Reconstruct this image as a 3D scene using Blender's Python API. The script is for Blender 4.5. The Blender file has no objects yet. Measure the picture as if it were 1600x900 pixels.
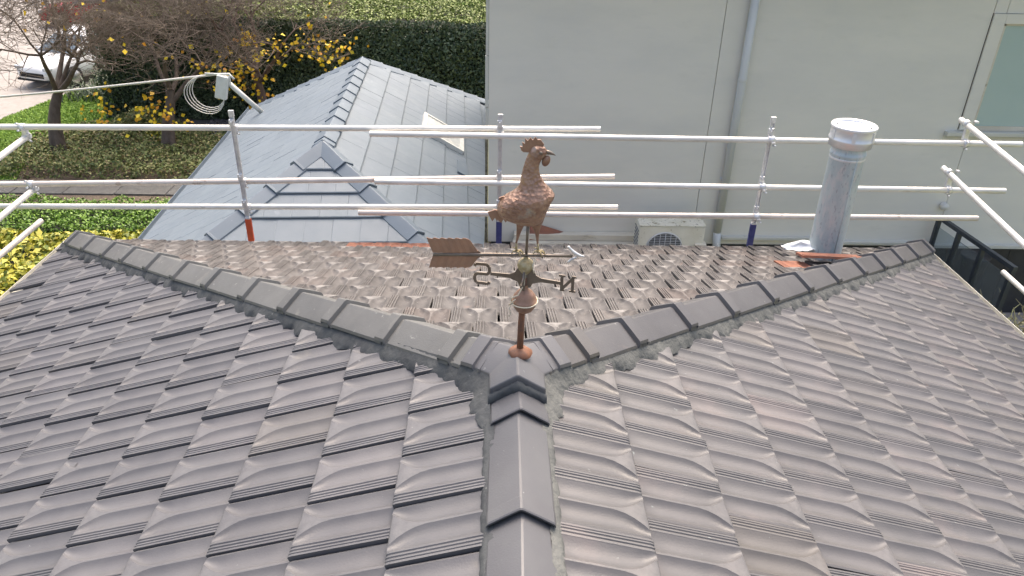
import bpy, bmesh, math, random
import numpy as np
from mathutils import Vector, Matrix, noise
random.seed(7); RNG = np.random.default_rng(11)
PI = math.pi; R = math.radians
scene = bpy.context.scene
COL = scene.collection

# ------------------------------------------------------------ camera, sky, sun
cam = bpy.data.cameras.new('camera'); co = bpy.data.objects.new('camera', cam); COL.objects.link(co)
cam.lens = 26.99; cam.sensor_width = 36.0; cam.clip_start = 0.05; cam.clip_end = 600
yaw, pitch, roll = 0.0286, 0.5064, 0.0232
_f = Vector((math.sin(yaw)*math.cos(pitch), math.cos(yaw)*math.cos(pitch), -math.sin(pitch)))
_r = Vector((math.cos(yaw), -math.sin(yaw), 0)); _u = _r.cross(_f)
_r2 = _r*math.cos(roll)+_u*math.sin(roll); _u2 = _u*math.cos(roll)-_r*math.sin(roll)
CAMPOS = Vector((-0.0785, -2.0431, 1.4274))
M = Matrix((_r2, _u2, -_f)).transposed().to_4x4(); M.translation = CAMPOS
co.matrix_world = M; scene.camera = co

w = bpy.data.worlds.new('World'); scene.world = w; w.use_nodes = True
nt = w.node_tree; nt.nodes.clear()
sky = nt.nodes.new('ShaderNodeTexSky'); sky.sky_type = 'NISHITA'; sky.sun_disc = False
SUN_EL, SUN_AZ = R(62), R(14)            # azimuth clockwise from +Y (ahead of the camera)
sky.sun_elevation = SUN_EL; sky.sun_rotation = SUN_AZ
sky.air_density = 1.0; sky.dust_density = 9.0; sky.ozone_density = 0.3; sky.altitude = 50
bg = nt.nodes.new('ShaderNodeBackground'); bg.inputs[1].default_value = 0.15
wo = nt.nodes.new('ShaderNodeOutputWorld')
nt.links.new(sky.outputs[0], bg.inputs[0]); nt.links.new(bg.outputs[0], wo.inputs[0])
sl = bpy.data.lights.new('sun', 'SUN'); sl.energy = 0.5; sl.angle = R(70); sl.color = (1.0, 0.96, 0.90)
so = bpy.data.objects.new('sun', sl); COL.objects.link(so)
sd = Vector((math.sin(SUN_AZ)*math.cos(SUN_EL), math.cos(SUN_AZ)*math.cos(SUN_EL), math.sin(SUN_EL)))
so.rotation_euler = sd.to_track_quat('Z', 'Y').to_euler()
scene.view_settings.view_transform = 'Standard'; scene.view_settings.look = 'None'
scene.view_settings.exposure = 1.28; scene.view_settings.gamma = 1.0

# ------------------------------------------------------------ materials
def mat(name, base, base2=None, rough=0.6, metal=0.0, nscale=6.0, bump=0.0, bscale=60.0, mix=0.5,
        rnd=None, island=None, spec=0.5, spots=None, coords='Object', stretch=None, detail=6, voro=None, wear=None):
    """procedural material: base/base2 mixed by noise; rnd = tint pair varied per object; island = colour ramp per leaf"""
    m = bpy.data.materials.new(name); m.use_nodes = True
    n = m.node_tree.nodes; L = m.node_tree.links; b = n['Principled BSDF']
    b.inputs['Roughness'].default_value = rough; b.inputs['Metallic'].default_value = metal
    b.inputs['Specular IOR Level'].default_value = spec
    tc = n.new('ShaderNodeTexCoord'); src = tc.outputs[coords]
    if coords == 'World':
        pass
    if stretch:
        mp = n.new('ShaderNodeMapping'); mp.inputs['Scale'].default_value = stretch
        L.new(src, mp.inputs[0]); src = mp.outputs[0]
    if rnd:
        oi0 = n.new('ShaderNodeObjectInfo'); sc0 = n.new('ShaderNodeVectorMath'); sc0.operation = 'SCALE'; sc0.inputs[0].default_value = (37.0, 61.0, 23.0)
        L.new(oi0.outputs['Random'], sc0.inputs['Scale']); ad0 = n.new('ShaderNodeVectorMath'); L.new(src, ad0.inputs[0]); L.new(sc0.outputs[0], ad0.inputs[1]); src = ad0.outputs[0]
    def mixc(a, bb, fac):
        x = n.new('ShaderNodeMix'); x.data_type = 'RGBA'
        for s, v in ((x.inputs[6], a), (x.inputs[7], bb)):
            if isinstance(v, (tuple, list)): s.default_value = (*v, 1)
            else: L.new(v, s)
        if isinstance(fac, float): x.inputs[0].default_value = fac
        else: L.new(fac, x.inputs[0])
        return x.outputs[2]
    def nz(scale, lo=0.35, hi=0.65, det=detail):
        t = n.new('ShaderNodeTexNoise'); t.inputs['Scale'].default_value = scale; t.inputs['Detail'].default_value = det
        t.inputs['Roughness'].default_value = 0.6
        L.new(src, t.inputs['Vector'])
        r_ = n.new('ShaderNodeMapRange'); r_.inputs[1].default_value = lo; r_.inputs[2].default_value = hi
        L.new(t.outputs['Fac'], r_.inputs[0]); return r_.outputs[0]
    c = base
    if base2 is not None: c = mixc(base, base2, nz(nscale))
    if island:
        g = n.new('ShaderNodeNewGeometry'); cr = n.new('ShaderNodeValToRGB')
        e = cr.color_ramp.elements; e[0].color = (*island[0], 1); e[1].color = (*island[-1], 1)
        for i, k in enumerate(island[1:-1]):
            q = e.new((i+1)/(len(island)-1)); q.color = (*k, 1)
        L.new(g.outputs['Random Per Island'], cr.inputs[0]); c = cr.outputs[0]
        if base2 is not None: c = mixc(c, base2, nz(nscale))
    if rnd:
        oi = n.new('ShaderNodeObjectInfo'); at = n.new('ShaderNodeAttribute'); at.attribute_name = 'tint'
        ad = n.new('ShaderNodeMath'); ad.operation = 'ADD'; L.new(oi.outputs['Random'], ad.inputs[0]); L.new(at.outputs['Fac'], ad.inputs[1])
        fr = n.new('ShaderNodeMath'); fr.operation = 'FRACT'; L.new(ad.outputs[0], fr.inputs[0])
        cr = n.new('ShaderNodeValToRGB'); e = cr.color_ramp.elements
        e[0].color = (*rnd[0], 1); e[1].color = (*rnd[-1], 1)
        for i, k in enumerate(rnd[1:-1]):
            q = e.new((i+1)/(len(rnd)-1)); q.color = (*k, 1)
        L.new(fr.outputs[0], cr.inputs[0])
        x = n.new('ShaderNodeMix'); x.data_type = 'RGBA'; x.blend_type = 'MULTIPLY'; x.inputs[0].default_value = 1.0
        if isinstance(c, (tuple, list)): x.inputs[6].default_value = (*c, 1)
        else: L.new(c, x.inputs[6])
        L.new(cr.outputs[0], x.inputs[7]); c = x.outputs[2]
    if spots:
        for (sc_, lo, hi, colr) in spots: c = mixc(c, colr, nz(sc_, lo, hi, 8))
    if wear:
        wa = n.new('ShaderNodeAttribute'); wa.attribute_name = 'wear'
        mu = n.new('ShaderNodeMath'); mu.operation = 'MULTIPLY'; L.new(wa.outputs['Fac'], mu.inputs[0]); L.new(nz(wear[1], wear[2], wear[3], 6), mu.inputs[1])
        mu2 = n.new('ShaderNodeMath'); mu2.operation = 'MULTIPLY'; L.new(mu.outputs[0], mu2.inputs[0]); mu2.inputs[1].default_value = wear[4]
        c = mixc(c, wear[0], mu2.outputs[0])
    if isinstance(c, (tuple, list)): b.inputs['Base Color'].default_value = (*c, 1)
    else: L.new(c, b.inputs['Base Color'])
    # roughness breakup
    rr = nz(nscale*2.3, 0.2, 0.8); mr = n.new('ShaderNodeMapRange')
    mr.inputs[3].default_value = max(0.02, rough*0.8); mr.inputs[4].default_value = min(1, rough*1.2)
    L.new(rr, mr.inputs[0]); L.new(mr.outputs[0], b.inputs['Roughness'])
    if bump > 0:
        bp = n.new('ShaderNodeBump'); bp.inputs['Strength'].default_value = 1.0; bp.inputs['Distance'].default_value = bump
        if voro:
            v = n.new('ShaderNodeTexVoronoi'); v.inputs['Scale'].default_value = voro; L.new(src, v.inputs['Vector'])
            L.new(v.outputs['Distance'], bp.inputs['Height'])
        else:
            t = n.new('ShaderNodeTexNoise'); t.inputs['Scale'].default_value = bscale; t.inputs['Detail'].default_value = 8
            L.new(src, t.inputs['Vector']); L.new(t.outputs['Fac'], bp.inputs['Height'])
        L.new(bp.outputs[0], b.inputs['Normal'])
    return m

TR = [(0.84,0.84,0.85),(0.93,0.93,0.94),(1,1,1),(0.98,0.98,0.985),(1.10,1.08,1.08),(0.90,0.91,0.92),(0.97,0.97,0.97),(1.05,1.00,0.92)]
m_tileL = mat('roof_tile_slate_paint', (0.097,0.096,0.101), (0.122,0.120,0.123), rough=0.44, nscale=5, bump=0.0006, bscale=180, wear=((0.25,0.245,0.24), 40, 0.35, 0.6, 0.12), rnd=TR,
              spots=[(34,0.70,0.74,(0.233,0.232,0.228)), (3.2,0.66,0.80,(0.163,0.152,0.131))])
m_tileR = mat('roof_tile_faded_paint', (0.090,0.088,0.088), (0.110,0.106,0.106), rough=0.42, nscale=5, bump=0.0006, bscale=180, wear=((0.28,0.265,0.255), 40, 0.35, 0.6, 0.14), rnd=TR,
              spots=[(34,0.69,0.73,(0.24,0.264,0.253)), (2.4,0.55,0.90,(0.20,0.165,0.155)), (22,0.72,0.76,(0.217,0.128,0.098))])
m_tileF = mat('roof_tile_weathered', (0.076,0.071,0.068), (0.113,0.106,0.101), rough=0.7, nscale=9, bump=0.0012, bscale=120, rnd=[(0.78,0.76,0.75),(0.92,0.90,0.89),(1.0,1.0,1.0),(1.14,1.10,1.07),(1.05,0.93,0.88)],
              wear=((0.33,0.315,0.295), 30, 0.36, 0.60, 0.62), spots=[(5,0.64,0.76,(0.19,0.125,0.10)), (45,0.64,0.70,(0.26,0.25,0.23))])
m_terra = mat('bare_terracotta', (0.306,0.128,0.076), (0.230,0.102,0.068), rough=0.8, nscale=12, bump=0.001, spots=[(10,0.60,0.72,(0.170,0.128,0.102))])
m_capL = mat('ridge_cap_grey', (0.112,0.113,0.108), (0.137,0.138,0.131), rough=0.5, nscale=6, bump=0.0006, bscale=160, rnd=TR,
             spots=[(7,0.62,0.76,(0.191,0.184,0.166)), (40,0.655,0.69,(0.223,0.221,0.207))])
m_capR = mat('ridge_cap_charcoal', (0.076,0.074,0.076), (0.095,0.093,0.093), rough=0.42, nscale=6, bump=0.0006, bscale=160, rnd=TR,
             spots=[(8,0.66,0.8,(0.151,0.127,0.116)), (45,0.68,0.72,(0.223,0.221,0.207))])
m_capN = mat('ridge_cap_near', (0.095,0.095,0.101), (0.113,0.114,0.118), rough=0.38, nscale=4, bump=0.0005, bscale=200, rnd=[(0.95,0.95,0.96),(1.04,1.03,1.02)],
             spots=[(5,0.62,0.8,(0.163,0.156,0.145)), (42,0.69,0.73,(0.334,0.336,0.323)), (17,0.70,0.76,(0.076,0.074,0.075))])
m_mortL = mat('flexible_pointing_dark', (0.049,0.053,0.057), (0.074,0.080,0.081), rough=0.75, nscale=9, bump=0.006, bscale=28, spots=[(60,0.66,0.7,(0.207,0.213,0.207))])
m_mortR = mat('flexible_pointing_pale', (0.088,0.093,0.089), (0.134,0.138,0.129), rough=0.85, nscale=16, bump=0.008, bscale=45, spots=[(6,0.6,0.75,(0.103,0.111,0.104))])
m_under = mat('roof_underlay', (0.02,0.02,0.02), rough=0.9)
m_gutter = mat('gutter_cream', (0.62,0.60,0.52), (0.50,0.48,0.41), rough=0.45, nscale=8, spots=[(14,0.62,0.70,(0.25,0.23,0.17))])
m_brick = mat('house_render', (0.35,0.30,0.26), (0.30,0.26,0.22), rough=0.9, nscale=8, bump=0.003)
m_galv = mat('galvanised_tube', (0.66,0.64,0.58), (0.78,0.76,0.71), rough=0.42, metal=0.25, nscale=9, bump=0.0004, stretch=(0.5,1,1),
             spots=[(16,0.66,0.72,(0.38,0.34,0.28)), (5,0.64,0.78,(0.60,0.52,0.45))])
m_galvpink = mat('aged_tube', (0.60,0.54,0.48), (0.70,0.63,0.57), rough=0.5, metal=0.2, nscale=9, bump=0.0004,
             spots=[(10,0.60,0.70,(0.42,0.33,0.27))])
m_zinc = mat('zinc_bracket', (0.62,0.62,0.62), (0.80,0.80,0.79), rough=0.35, metal=0.55, nscale=30, bump=0.0006, spots=[(22,0.66,0.72,(0.30,0.26,0.22))])
m_orange = mat('orange_sleeve', (0.62,0.09,0.03), (0.50,0.08,0.03), rough=0.5, nscale=20)
m_navy = mat('blue_sleeve', (0.035,0.04,0.15), (0.06,0.065,0.20), rough=0.5, nscale=20)
m_flue = mat('galvanised_flue', (0.426,0.515,0.541), (0.605,0.672,0.657), rough=0.5, metal=0.15, nscale=7, bump=0.0008, bscale=60, stretch=(1,1,0.35), spots=[(26,0.48,0.62,(0.60,0.615,0.61)), (70,0.58,0.66,(0.34,0.38,0.41))])
m_fluecap = mat('bright_cowl', (0.74,0.75,0.75), (0.85,0.85,0.84), rough=0.32, metal=0.4, nscale=12)
m_copper = mat('weathered_copper', (0.216,0.120,0.080), (0.347,0.211,0.146), rough=0.42, metal=0.3, nscale=16, bump=0.0012, bscale=70, spots=[(20,0.62,0.70,(0.340,0.306,0.264)), (7,0.62,0.74,(0.102,0.064,0.047))])
m_feather = mat('embossed_copper', (0.230,0.130,0.086), (0.377,0.241,0.174), rough=0.36, metal=0.35, nscale=22, bump=0.0035, voro=85, spots=[(16,0.60,0.70,(0.357,0.306,0.255))])
m_rust = mat('rusty_steel', (0.245,0.107,0.056), (0.158,0.086,0.061), rough=0.75, metal=0.15, nscale=35, bump=0.001, bscale=120)
m_rustbright = mat('orange_rust', (0.264,0.115,0.060), (0.187,0.085,0.051), rough=0.85, nscale=40, bump=0.002, bscale=120)
m_fletch = mat('copper_sheet', (0.38,0.22,0.145), (0.28,0.175,0.125), rough=0.5, metal=0.35, nscale=20, spots=[(18,0.62,0.68,(0.119,0.085,0.068))])
m_brass = mat('lichened_brass', (0.33,0.26,0.13), (0.46,0.40,0.26), rough=0.6, metal=0.35, nscale=60, bump=0.002, bscale=120)
m_bronze = mat('dull_bronze', (0.155,0.125,0.10), (0.22,0.185,0.15), rough=0.4, metal=0.6, nscale=25)
m_string = mat('pale_cord', (0.62,0.56,0.44), rough=0.9)
m_wall = mat('grey_green_cladding', (0.74,0.72,0.635), (0.77,0.745,0.66), rough=0.7, nscale=0.8, bump=0.0006, bscale=4, stretch=(1,1,3),
             spots=[(0.45,0.42,0.72,(0.66,0.65,0.59)), (1.9,0.60,0.80,(0.67,0.655,0.58)), (7,0.70,0.80,(0.62,0.60,0.53))])
m_trim = mat('painted_trim', (0.56,0.56,0.50), (0.60,0.60,0.54), rough=0.55, nscale=5, spots=[(14,0.68,0.76,(0.35,0.34,0.29))])
m_board = mat('old_white_boards', (0.70,0.66,0.55), (0.58,0.53,0.43), rough=0.7, nscale=7, bump=0.003, bscale=24, stretch=(0.4,1,1), spots=[(9,0.60,0.70,(0.30,0.26,0.18))])
m_moss = mat('mossy_strip', (0.08,0.075,0.05), (0.24,0.22,0.16), rough=0.95, nscale=28, bump=0.006, bscale=40)
m_teal = mat('obscured_teal_glass', (0.38,0.50,0.48), (0.42,0.53,0.51), rough=0.22, nscale=0.9, spec=0.7)
m_pipe = mat('painted_downpipe', (0.56,0.585,0.575), (0.60,0.62,0.61), rough=0.5, nscale=4, stretch=(1,1,0.3))
m_black = mat('black_cladding', (0.022,0.023,0.026), (0.035,0.036,0.04), rough=0.6, nscale=5)
m_navyframe = mat('blue_black_steel', (0.028,0.036,0.048), (0.04,0.05,0.062), rough=0.45, nscale=10)
m_ac = mat('aged_white_enamel', (0.829,0.806,0.694), (0.739,0.706,0.582), rough=0.5, nscale=6, spots=[(26,0.64,0.70,(0.42,0.37,0.25))])
m_actop = mat('lichen_stained_top', (0.74,0.71,0.60), (0.62,0.59,0.46), rough=0.8, nscale=8, bump=0.001, spots=[(9,0.58,0.66,(0.25,0.22,0.13)), (30,0.60,0.66,(0.12,0.11,0.07))])
m_acdark = mat('fan_recess', (0.10,0.11,0.13), (0.16,0.17,0.19), rough=0.6, nscale=20)
m_acgrey = mat('fan_guard', (0.55,0.56,0.56), rough=0.5)
BT = [(0.93,0.94,0.95),(1,1,1),(1.05,1.05,1.04),(0.97,0.98,1.0)]
m_blue = mat('blue_grey_roof_paint', (0.138,0.171,0.200), (0.154,0.187,0.217), rough=0.52, nscale=3, bump=0.0008, bscale=60, rnd=BT,
             spots=[(4,0.66,0.82,(0.267,0.305,0.344)), (24,0.73,0.77,(0.138,0.163,0.189))])
m_bluecap = mat('blue_grey_cap_paint', (0.128,0.162,0.197), (0.143,0.179,0.213), rough=0.42, nscale=3, bump=0.0008, rnd=BT, spots=[(12,0.68,0.76,(0.310,0.344,0.378))])
m_skyl = mat('skylight_glass', (0.42,0.44,0.43), (0.52,0.53,0.50), rough=0.2, nscale=5, spots=[(8,0.52,0.62,(0.66,0.64,0.58))])
m_white = mat('weathered_white', (0.70,0.70,0.66), (0.60,0.60,0.55), rough=0.5, nscale=9)
m_cable = mat('pale_service_cable', (0.62,0.60,0.55), rough=0.6)
m_grass = mat('lawn_grass', (0.13,0.26,0.035), (0.19,0.34,0.05), rough=0.9, nscale=3.5, bump=0.03, bscale=30, coords='Generated', stretch=(90,90,1))
m_soil = mat('bark_mulch', (0.11,0.08,0.055), (0.18,0.14,0.10), rough=0.95, nscale=14, bump=0.02, bscale=40)
m_asph = mat('concrete_drive', (0.323,0.297,0.272), (0.264,0.242,0.221), rough=0.85, nscale=3, bump=0.003, bscale=60, spots=[(9,0.62,0.74,(0.204,0.170,0.136))])
m_path = mat('garden_path_concrete', (0.114,0.111,0.101), (0.148,0.144,0.132), rough=0.9, nscale=7, bump=0.004, bscale=50, spots=[(5,0.60,0.75,(0.12,0.10,0.08)), (60,0.66,0.70,(0.36,0.26,0.14))], rnd=BT)
m_gravel = mat('dark_gravel', (0.14,0.135,0.14), (0.05,0.05,0.055), rough=0.9, nscale=25, bump=0.01, bscale=60)
m_earth = mat('bare_earth', (0.15,0.16,0.07), (0.20,0.21,0.10), rough=1, nscale=1.3, bump=0.02, bscale=12)
m_bark = mat('grey_brown_bark', (0.105,0.080,0.065), (0.17,0.135,0.11), rough=0.95, nscale=12, bump=0.012, bscale=30, stretch=(1,1,0.35))
m_barkred = mat('reddish_bark', (0.125,0.080,0.065), (0.18,0.125,0.10), rough=0.95, nscale=12, bump=0.012, bscale=30, stretch=(1,1,0.35))
m_twig = mat('fine_twigs', (0.150,0.115,0.090), (0.22,0.18,0.145), rough=0.9, nscale=5)
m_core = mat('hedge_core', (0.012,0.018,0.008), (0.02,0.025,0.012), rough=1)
m_lbox = mat('box_leaves', (0.094,0.187,0.028), rough=0.5, island=[(0.052,0.112,0.011),(0.102,0.206,0.019),(0.160,0.290,0.028),(0.224,0.365,0.042)])
m_lyel = mat('golden_leaves', (0.085,0.170,0.025), rough=0.5, island=[(0.111,0.153,0.017),(0.255,0.281,0.025),(0.425,0.399,0.038),(0.527,0.468,0.060)])
m_lgc = mat('ground_cover_leaves', (0.135,0.270,0.041), rough=0.6, island=[(0.061,0.095,0.027),(0.135,0.176,0.047),(0.216,0.257,0.074),(0.270,0.203,0.095),(0.297,0.351,0.108)])
m_ltall = mat('tall_hedge_leaves', (0.125,0.250,0.037), rough=0.42, island=[(0.027,0.053,0.027),(0.056,0.094,0.045),(0.100,0.144,0.069),(0.188,0.231,0.125)])
m_ltop = mat('long_grass_and_lit_hedge_top', (0.080,0.160,0.024), rough=0.6, island=[(0.072,0.104,0.020),(0.144,0.200,0.032),(0.224,0.288,0.056),(0.272,0.288,0.112)])  # paler hedge leaves with the light on its top in their colour; also long grass
m_laut = mat('autumn_leaves', (0.6,0.4,0.03), rough=0.5, island=[(0.62,0.26,0.02),(0.80,0.50,0.012),(0.88,0.63,0.015),(0.88,0.70,0.04)])
m_lstrap = mat('strap_leaves', (0.06,0.1,0.03), rough=0.4, island=[(0.03,0.055,0.022),(0.06,0.09,0.035),(0.10,0.13,0.05)])
m_lgreen = mat('shrub_leaves', (0.1,0.2,0.03), rough=0.5, island=[(0.04,0.08,0.02),(0.09,0.15,0.035),(0.16,0.23,0.06)])
m_dry = mat('dry_stems', (0.42,0.37,0.22), rough=0.9, island=[(0.22,0.19,0.10),(0.40,0.36,0.20),(0.34,0.36,0.16)])
m_carw = mat('white_car_paint', (0.80,0.80,0.79), rough=0.25, nscale=4)
m_carr = mat('red_car_paint', (0.50,0.012,0.03), (0.42,0.01,0.025), rough=0.25, nscale=4)
m_glass = mat('car_glass', (0.06,0.09,0.11), rough=0.08, nscale=4, spec=0.9)
m_tyre = mat('tyre_rubber', (0.018,0.018,0.018), rough=0.85)
m_alloy = mat('alloy_wheel', (0.5,0.5,0.5), rough=0.3, metal=0.7)
m_lamp = mat('headlamp', (0.55,0.58,0.6), rough=0.1, spec=0.9)
m_clear = mat('clear_balustrade_glass', (0.62,0.68,0.70), rough=0.05, spec=0.5)
m_clear.node_tree.nodes['Principled BSDF'].inputs['Transmission Weight'].default_value = 0.92; m_clear.node_tree.nodes['Principled BSDF'].inputs['IOR'].default_value = 1.1
m_foil = mat('white_flashing_sheet', (0.78,0.79,0.80), (0.66,0.68,0.70), rough=0.5, nscale=10)

# ------------------------------------------------------------ helpers
def tagd(o, label=None, cat=None, group=None, kind=None):
    if label: o['label'] = label
    if cat: o['category'] = cat
    if group: o['group'] = group
    if kind: o['kind'] = kind
    return o
def empty(name, loc, label, cat, group=None, rz=0):
    o = bpy.data.objects.new(name, None); COL.objects.link(o); o.location = loc; o.rotation_euler = (0,0,rz)
    o.empty_display_size = 0.1
    return tagd(o, label, cat, group)
def link(name, me, parent=None, material=None):
    if material is not None and len(me.materials) == 0: me.materials.append(material)
    o = bpy.data.objects.new(name, me); COL.objects.link(o)
    if parent is not None:
        o.parent = parent
        if parent.parent is None and parent.type == 'EMPTY': o.matrix_parent_inverse = pinv(parent)
        else: o.matrix_parent_inverse = winv(parent)
    return o
def wmat(o):
    m = Matrix.LocRotScale(o.location, o.rotation_euler, o.scale)
    return (wmat(o.parent) @ o.matrix_parent_inverse @ m) if o.parent else m
def pinv(p): return wmat(p).inverted()
def winv(p): return wmat(p).inverted()

class MB:
    """collects shapes in WORLD coordinates, builds one mesh object"""
    def __init__(s): s.v = []; s.f = []; s.smooth = []
    def add(s, vs, fs, sm=False):
        k = len(s.v); s.v += [tuple(x) for x in vs]; s.f += [tuple(i+k for i in f) for f in fs]; s.smooth += [sm]*len(fs)
        return s
    def box(s, c, size, rot=None, bev=0.0):
        x, y, z = size[0]/2, size[1]/2, size[2]/2
        if bev > 0:
            bm = bmesh.new(); bmesh.ops.create_cube(bm, size=1)
            for v in bm.verts: v.co = Vector((v.co.x*2*x, v.co.y*2*y, v.co.z*2*z))
            bmesh.ops.bevel(bm, geom=bm.edges[:], offset=bev, segments=2, affect='EDGES', profile=0.5)
            bm.verts.index_update()
            vs = [v.co.copy() for v in bm.verts]; fs = [[v.index for v in f.verts] for f in bm.faces]; bm.free()
        else:
            vs = [Vector((sx*x, sy*y, sz*z)) for sx in (-1,1) for sy in (-1,1) for sz in (-1,1)]
            fs = [(0,1,3,2),(4,6,7,5),(0,4,5,1),(2,3,7,6),(0,2,6,4),(1,5,7,3)]
        if rot is not None: vs = [rot @ v for v in vs]
        return s.add([v+Vector(c) for v in vs], fs)
    def tube(s, pts, rad, n=10, cap=True, sm=True):
        pts = [Vector(p) for p in pts]; rr = rad if isinstance(rad, (list, tuple)) else [rad]*len(pts)
        vs = []; fs = []; prev = None
        for i, p in enumerate(pts):
            d = (pts[min(i+1, len(pts)-1)]-pts[max(i-1, 0)])
            if d.length < 1e-9: d = Vector((0,0,1))
            d.normalize()
            if prev is None: a = d.orthogonal().normalized()
            else:
                a = prev-d*prev.dot(d)
                a = a.normalized() if a.length > 1e-6 else d.orthogonal().normalized()
            prev = a; b = d.cross(a)
            for k in range(n):
                t = 2*PI*k/n; vs.append(p+(a*math.cos(t)+b*math.sin(t))*rr[i])
        for i in range(len(pts)-1):
            for k in range(n):
                fs.append((i*n+k, i*n+(k+1)%n, (i+1)*n+(k+1)%n, (i+1)*n+k))
        s.add(vs, fs, sm)
        if cap:
            k0 = len(s.v)-len(vs); s.f.append(tuple(k0+i for i in reversed(range(n)))); s.f.append(tuple(k0+(len(pts)-1)*n+i for i in range(n))); s.smooth += [False, False]
        return s
    def lathe(s, prof, center, n=20, axis=None, sm=True):
        """prof [(r,z)] spun about vertical (or given axis matrix)"""
        vs = []; fs = []; c = Vector(center)
        for (r_, z) in prof:
            for k in range(n):
                t = 2*PI*k/n; v = Vector((r_*math.cos(t), r_*math.sin(t), z)); vs.append(c+(axis @ v if axis else v))
        for i in range(len(prof)-1):
            for k in range(n): fs.append((i*n+k, i*n+(k+1)%n, (i+1)*n+(k+1)%n, (i+1)*n+k))
        return s.add(vs, fs, sm)
    def prism(s, poly, y0, y1, fn=None):
        """poly of (x,z) extruded from y0 to y1; fn maps Vector"""
        n = len(poly); vs = [Vector((x, y0, z)) for x, z in poly]+[Vector((x, y1, z)) for x, z in poly]
        fs = [tuple(range(n)), tuple(reversed(range(n, 2*n)))]+[(i, i+n, (i+1)%n+n, (i+1)%n) for i in range(n)]
        if fn: vs = [fn(v) for v in vs]
        return s.add(vs, fs)
    def mesh(s, name, sharp=None):
        me = bpy.data.meshes.new(name); me.from_pydata(s.v, [], s.f)
        me.polygons.foreach_set('use_smooth', s.smooth); me.update(); return me
    def build(s, name, material, parent=None, fixn=True):
        me = s.mesh(name)
        if fixn:
            bm = bmesh.new(); bm.from_mesh(me); bmesh.ops.recalc_face_normals(bm, faces=bm.faces[:]); bm.to_mesh(me); bm.free()
        return link(name, me, parent, material)

def np_mesh(name, V, F, smooth=False):
    me = bpy.data.meshes.new(name); nf, k = F.shape
    me.vertices.add(len(V)); me.vertices.foreach_set('co', V.astype(np.float32).ravel())
    me.loops.add(nf*k); me.loops.foreach_set('vertex_index', F.astype(np.int32).ravel())
    me.polygons.add(nf); me.polygons.foreach_set('loop_start', np.arange(0, nf*k, k, dtype=np.int32))
    me.update(calc_edges=True)
    if smooth: me.polygons.foreach_set('use_smooth', [True]*nf)
    return me
def leaf_mesh(name, P, N, size, aspect=0.55, spread=0.9, sizevar=0.35):
    """one folded rhombic leaf per point, roughly facing N"""
    n = len(P); d = N+RNG.normal(0, spread, (n,3)); d /= np.linalg.norm(d, axis=1)[:,None]
    a = RNG.normal(0, 1, (n,3)); a -= d*(a*d).sum(1)[:,None]; a /= np.linalg.norm(a, axis=1)[:,None]
    b = np.cross(d, a); s = (size*(1+RNG.uniform(-sizevar, sizevar, n)))[:,None]
    V = np.stack([P-a*s*.5, P+b*s*aspect*.5+d*s*.12, P+a*s*.5, P-b*s*aspect*.5+d*s*.12], 1).reshape(-1,3)
    return np_mesh(name, V, np.arange(4*n).reshape(n,4))

# ============================================================ OUR TILED HOUSE
A = 3.2945; T = 0.3503; CS = math.sqrt(1+T*T); CO = 1/CS; SI = T/CS
W = 0.2045; G = 0.2835; D0 = 0.36; YB = -3.3           # tile pitch, gauge, first course, near end of the roof
house = empty('tiled_house', (0,0,-5.3), 'house with brown-grey Marseille tiled hip roof the photo is taken from', 'house')
FR = {'L': (Vector((0,-1,0)), Vector((CO,0,SI)), Vector((-SI,0,CO))),
      'R': (Vector((0,1,0)), Vector((-CO,0,SI)), Vector((SI,0,CO))),
      'F': (Vector((-1,0,0)), Vector((0,-CO,SI)), Vector((0,SI,CO)))}

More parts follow.
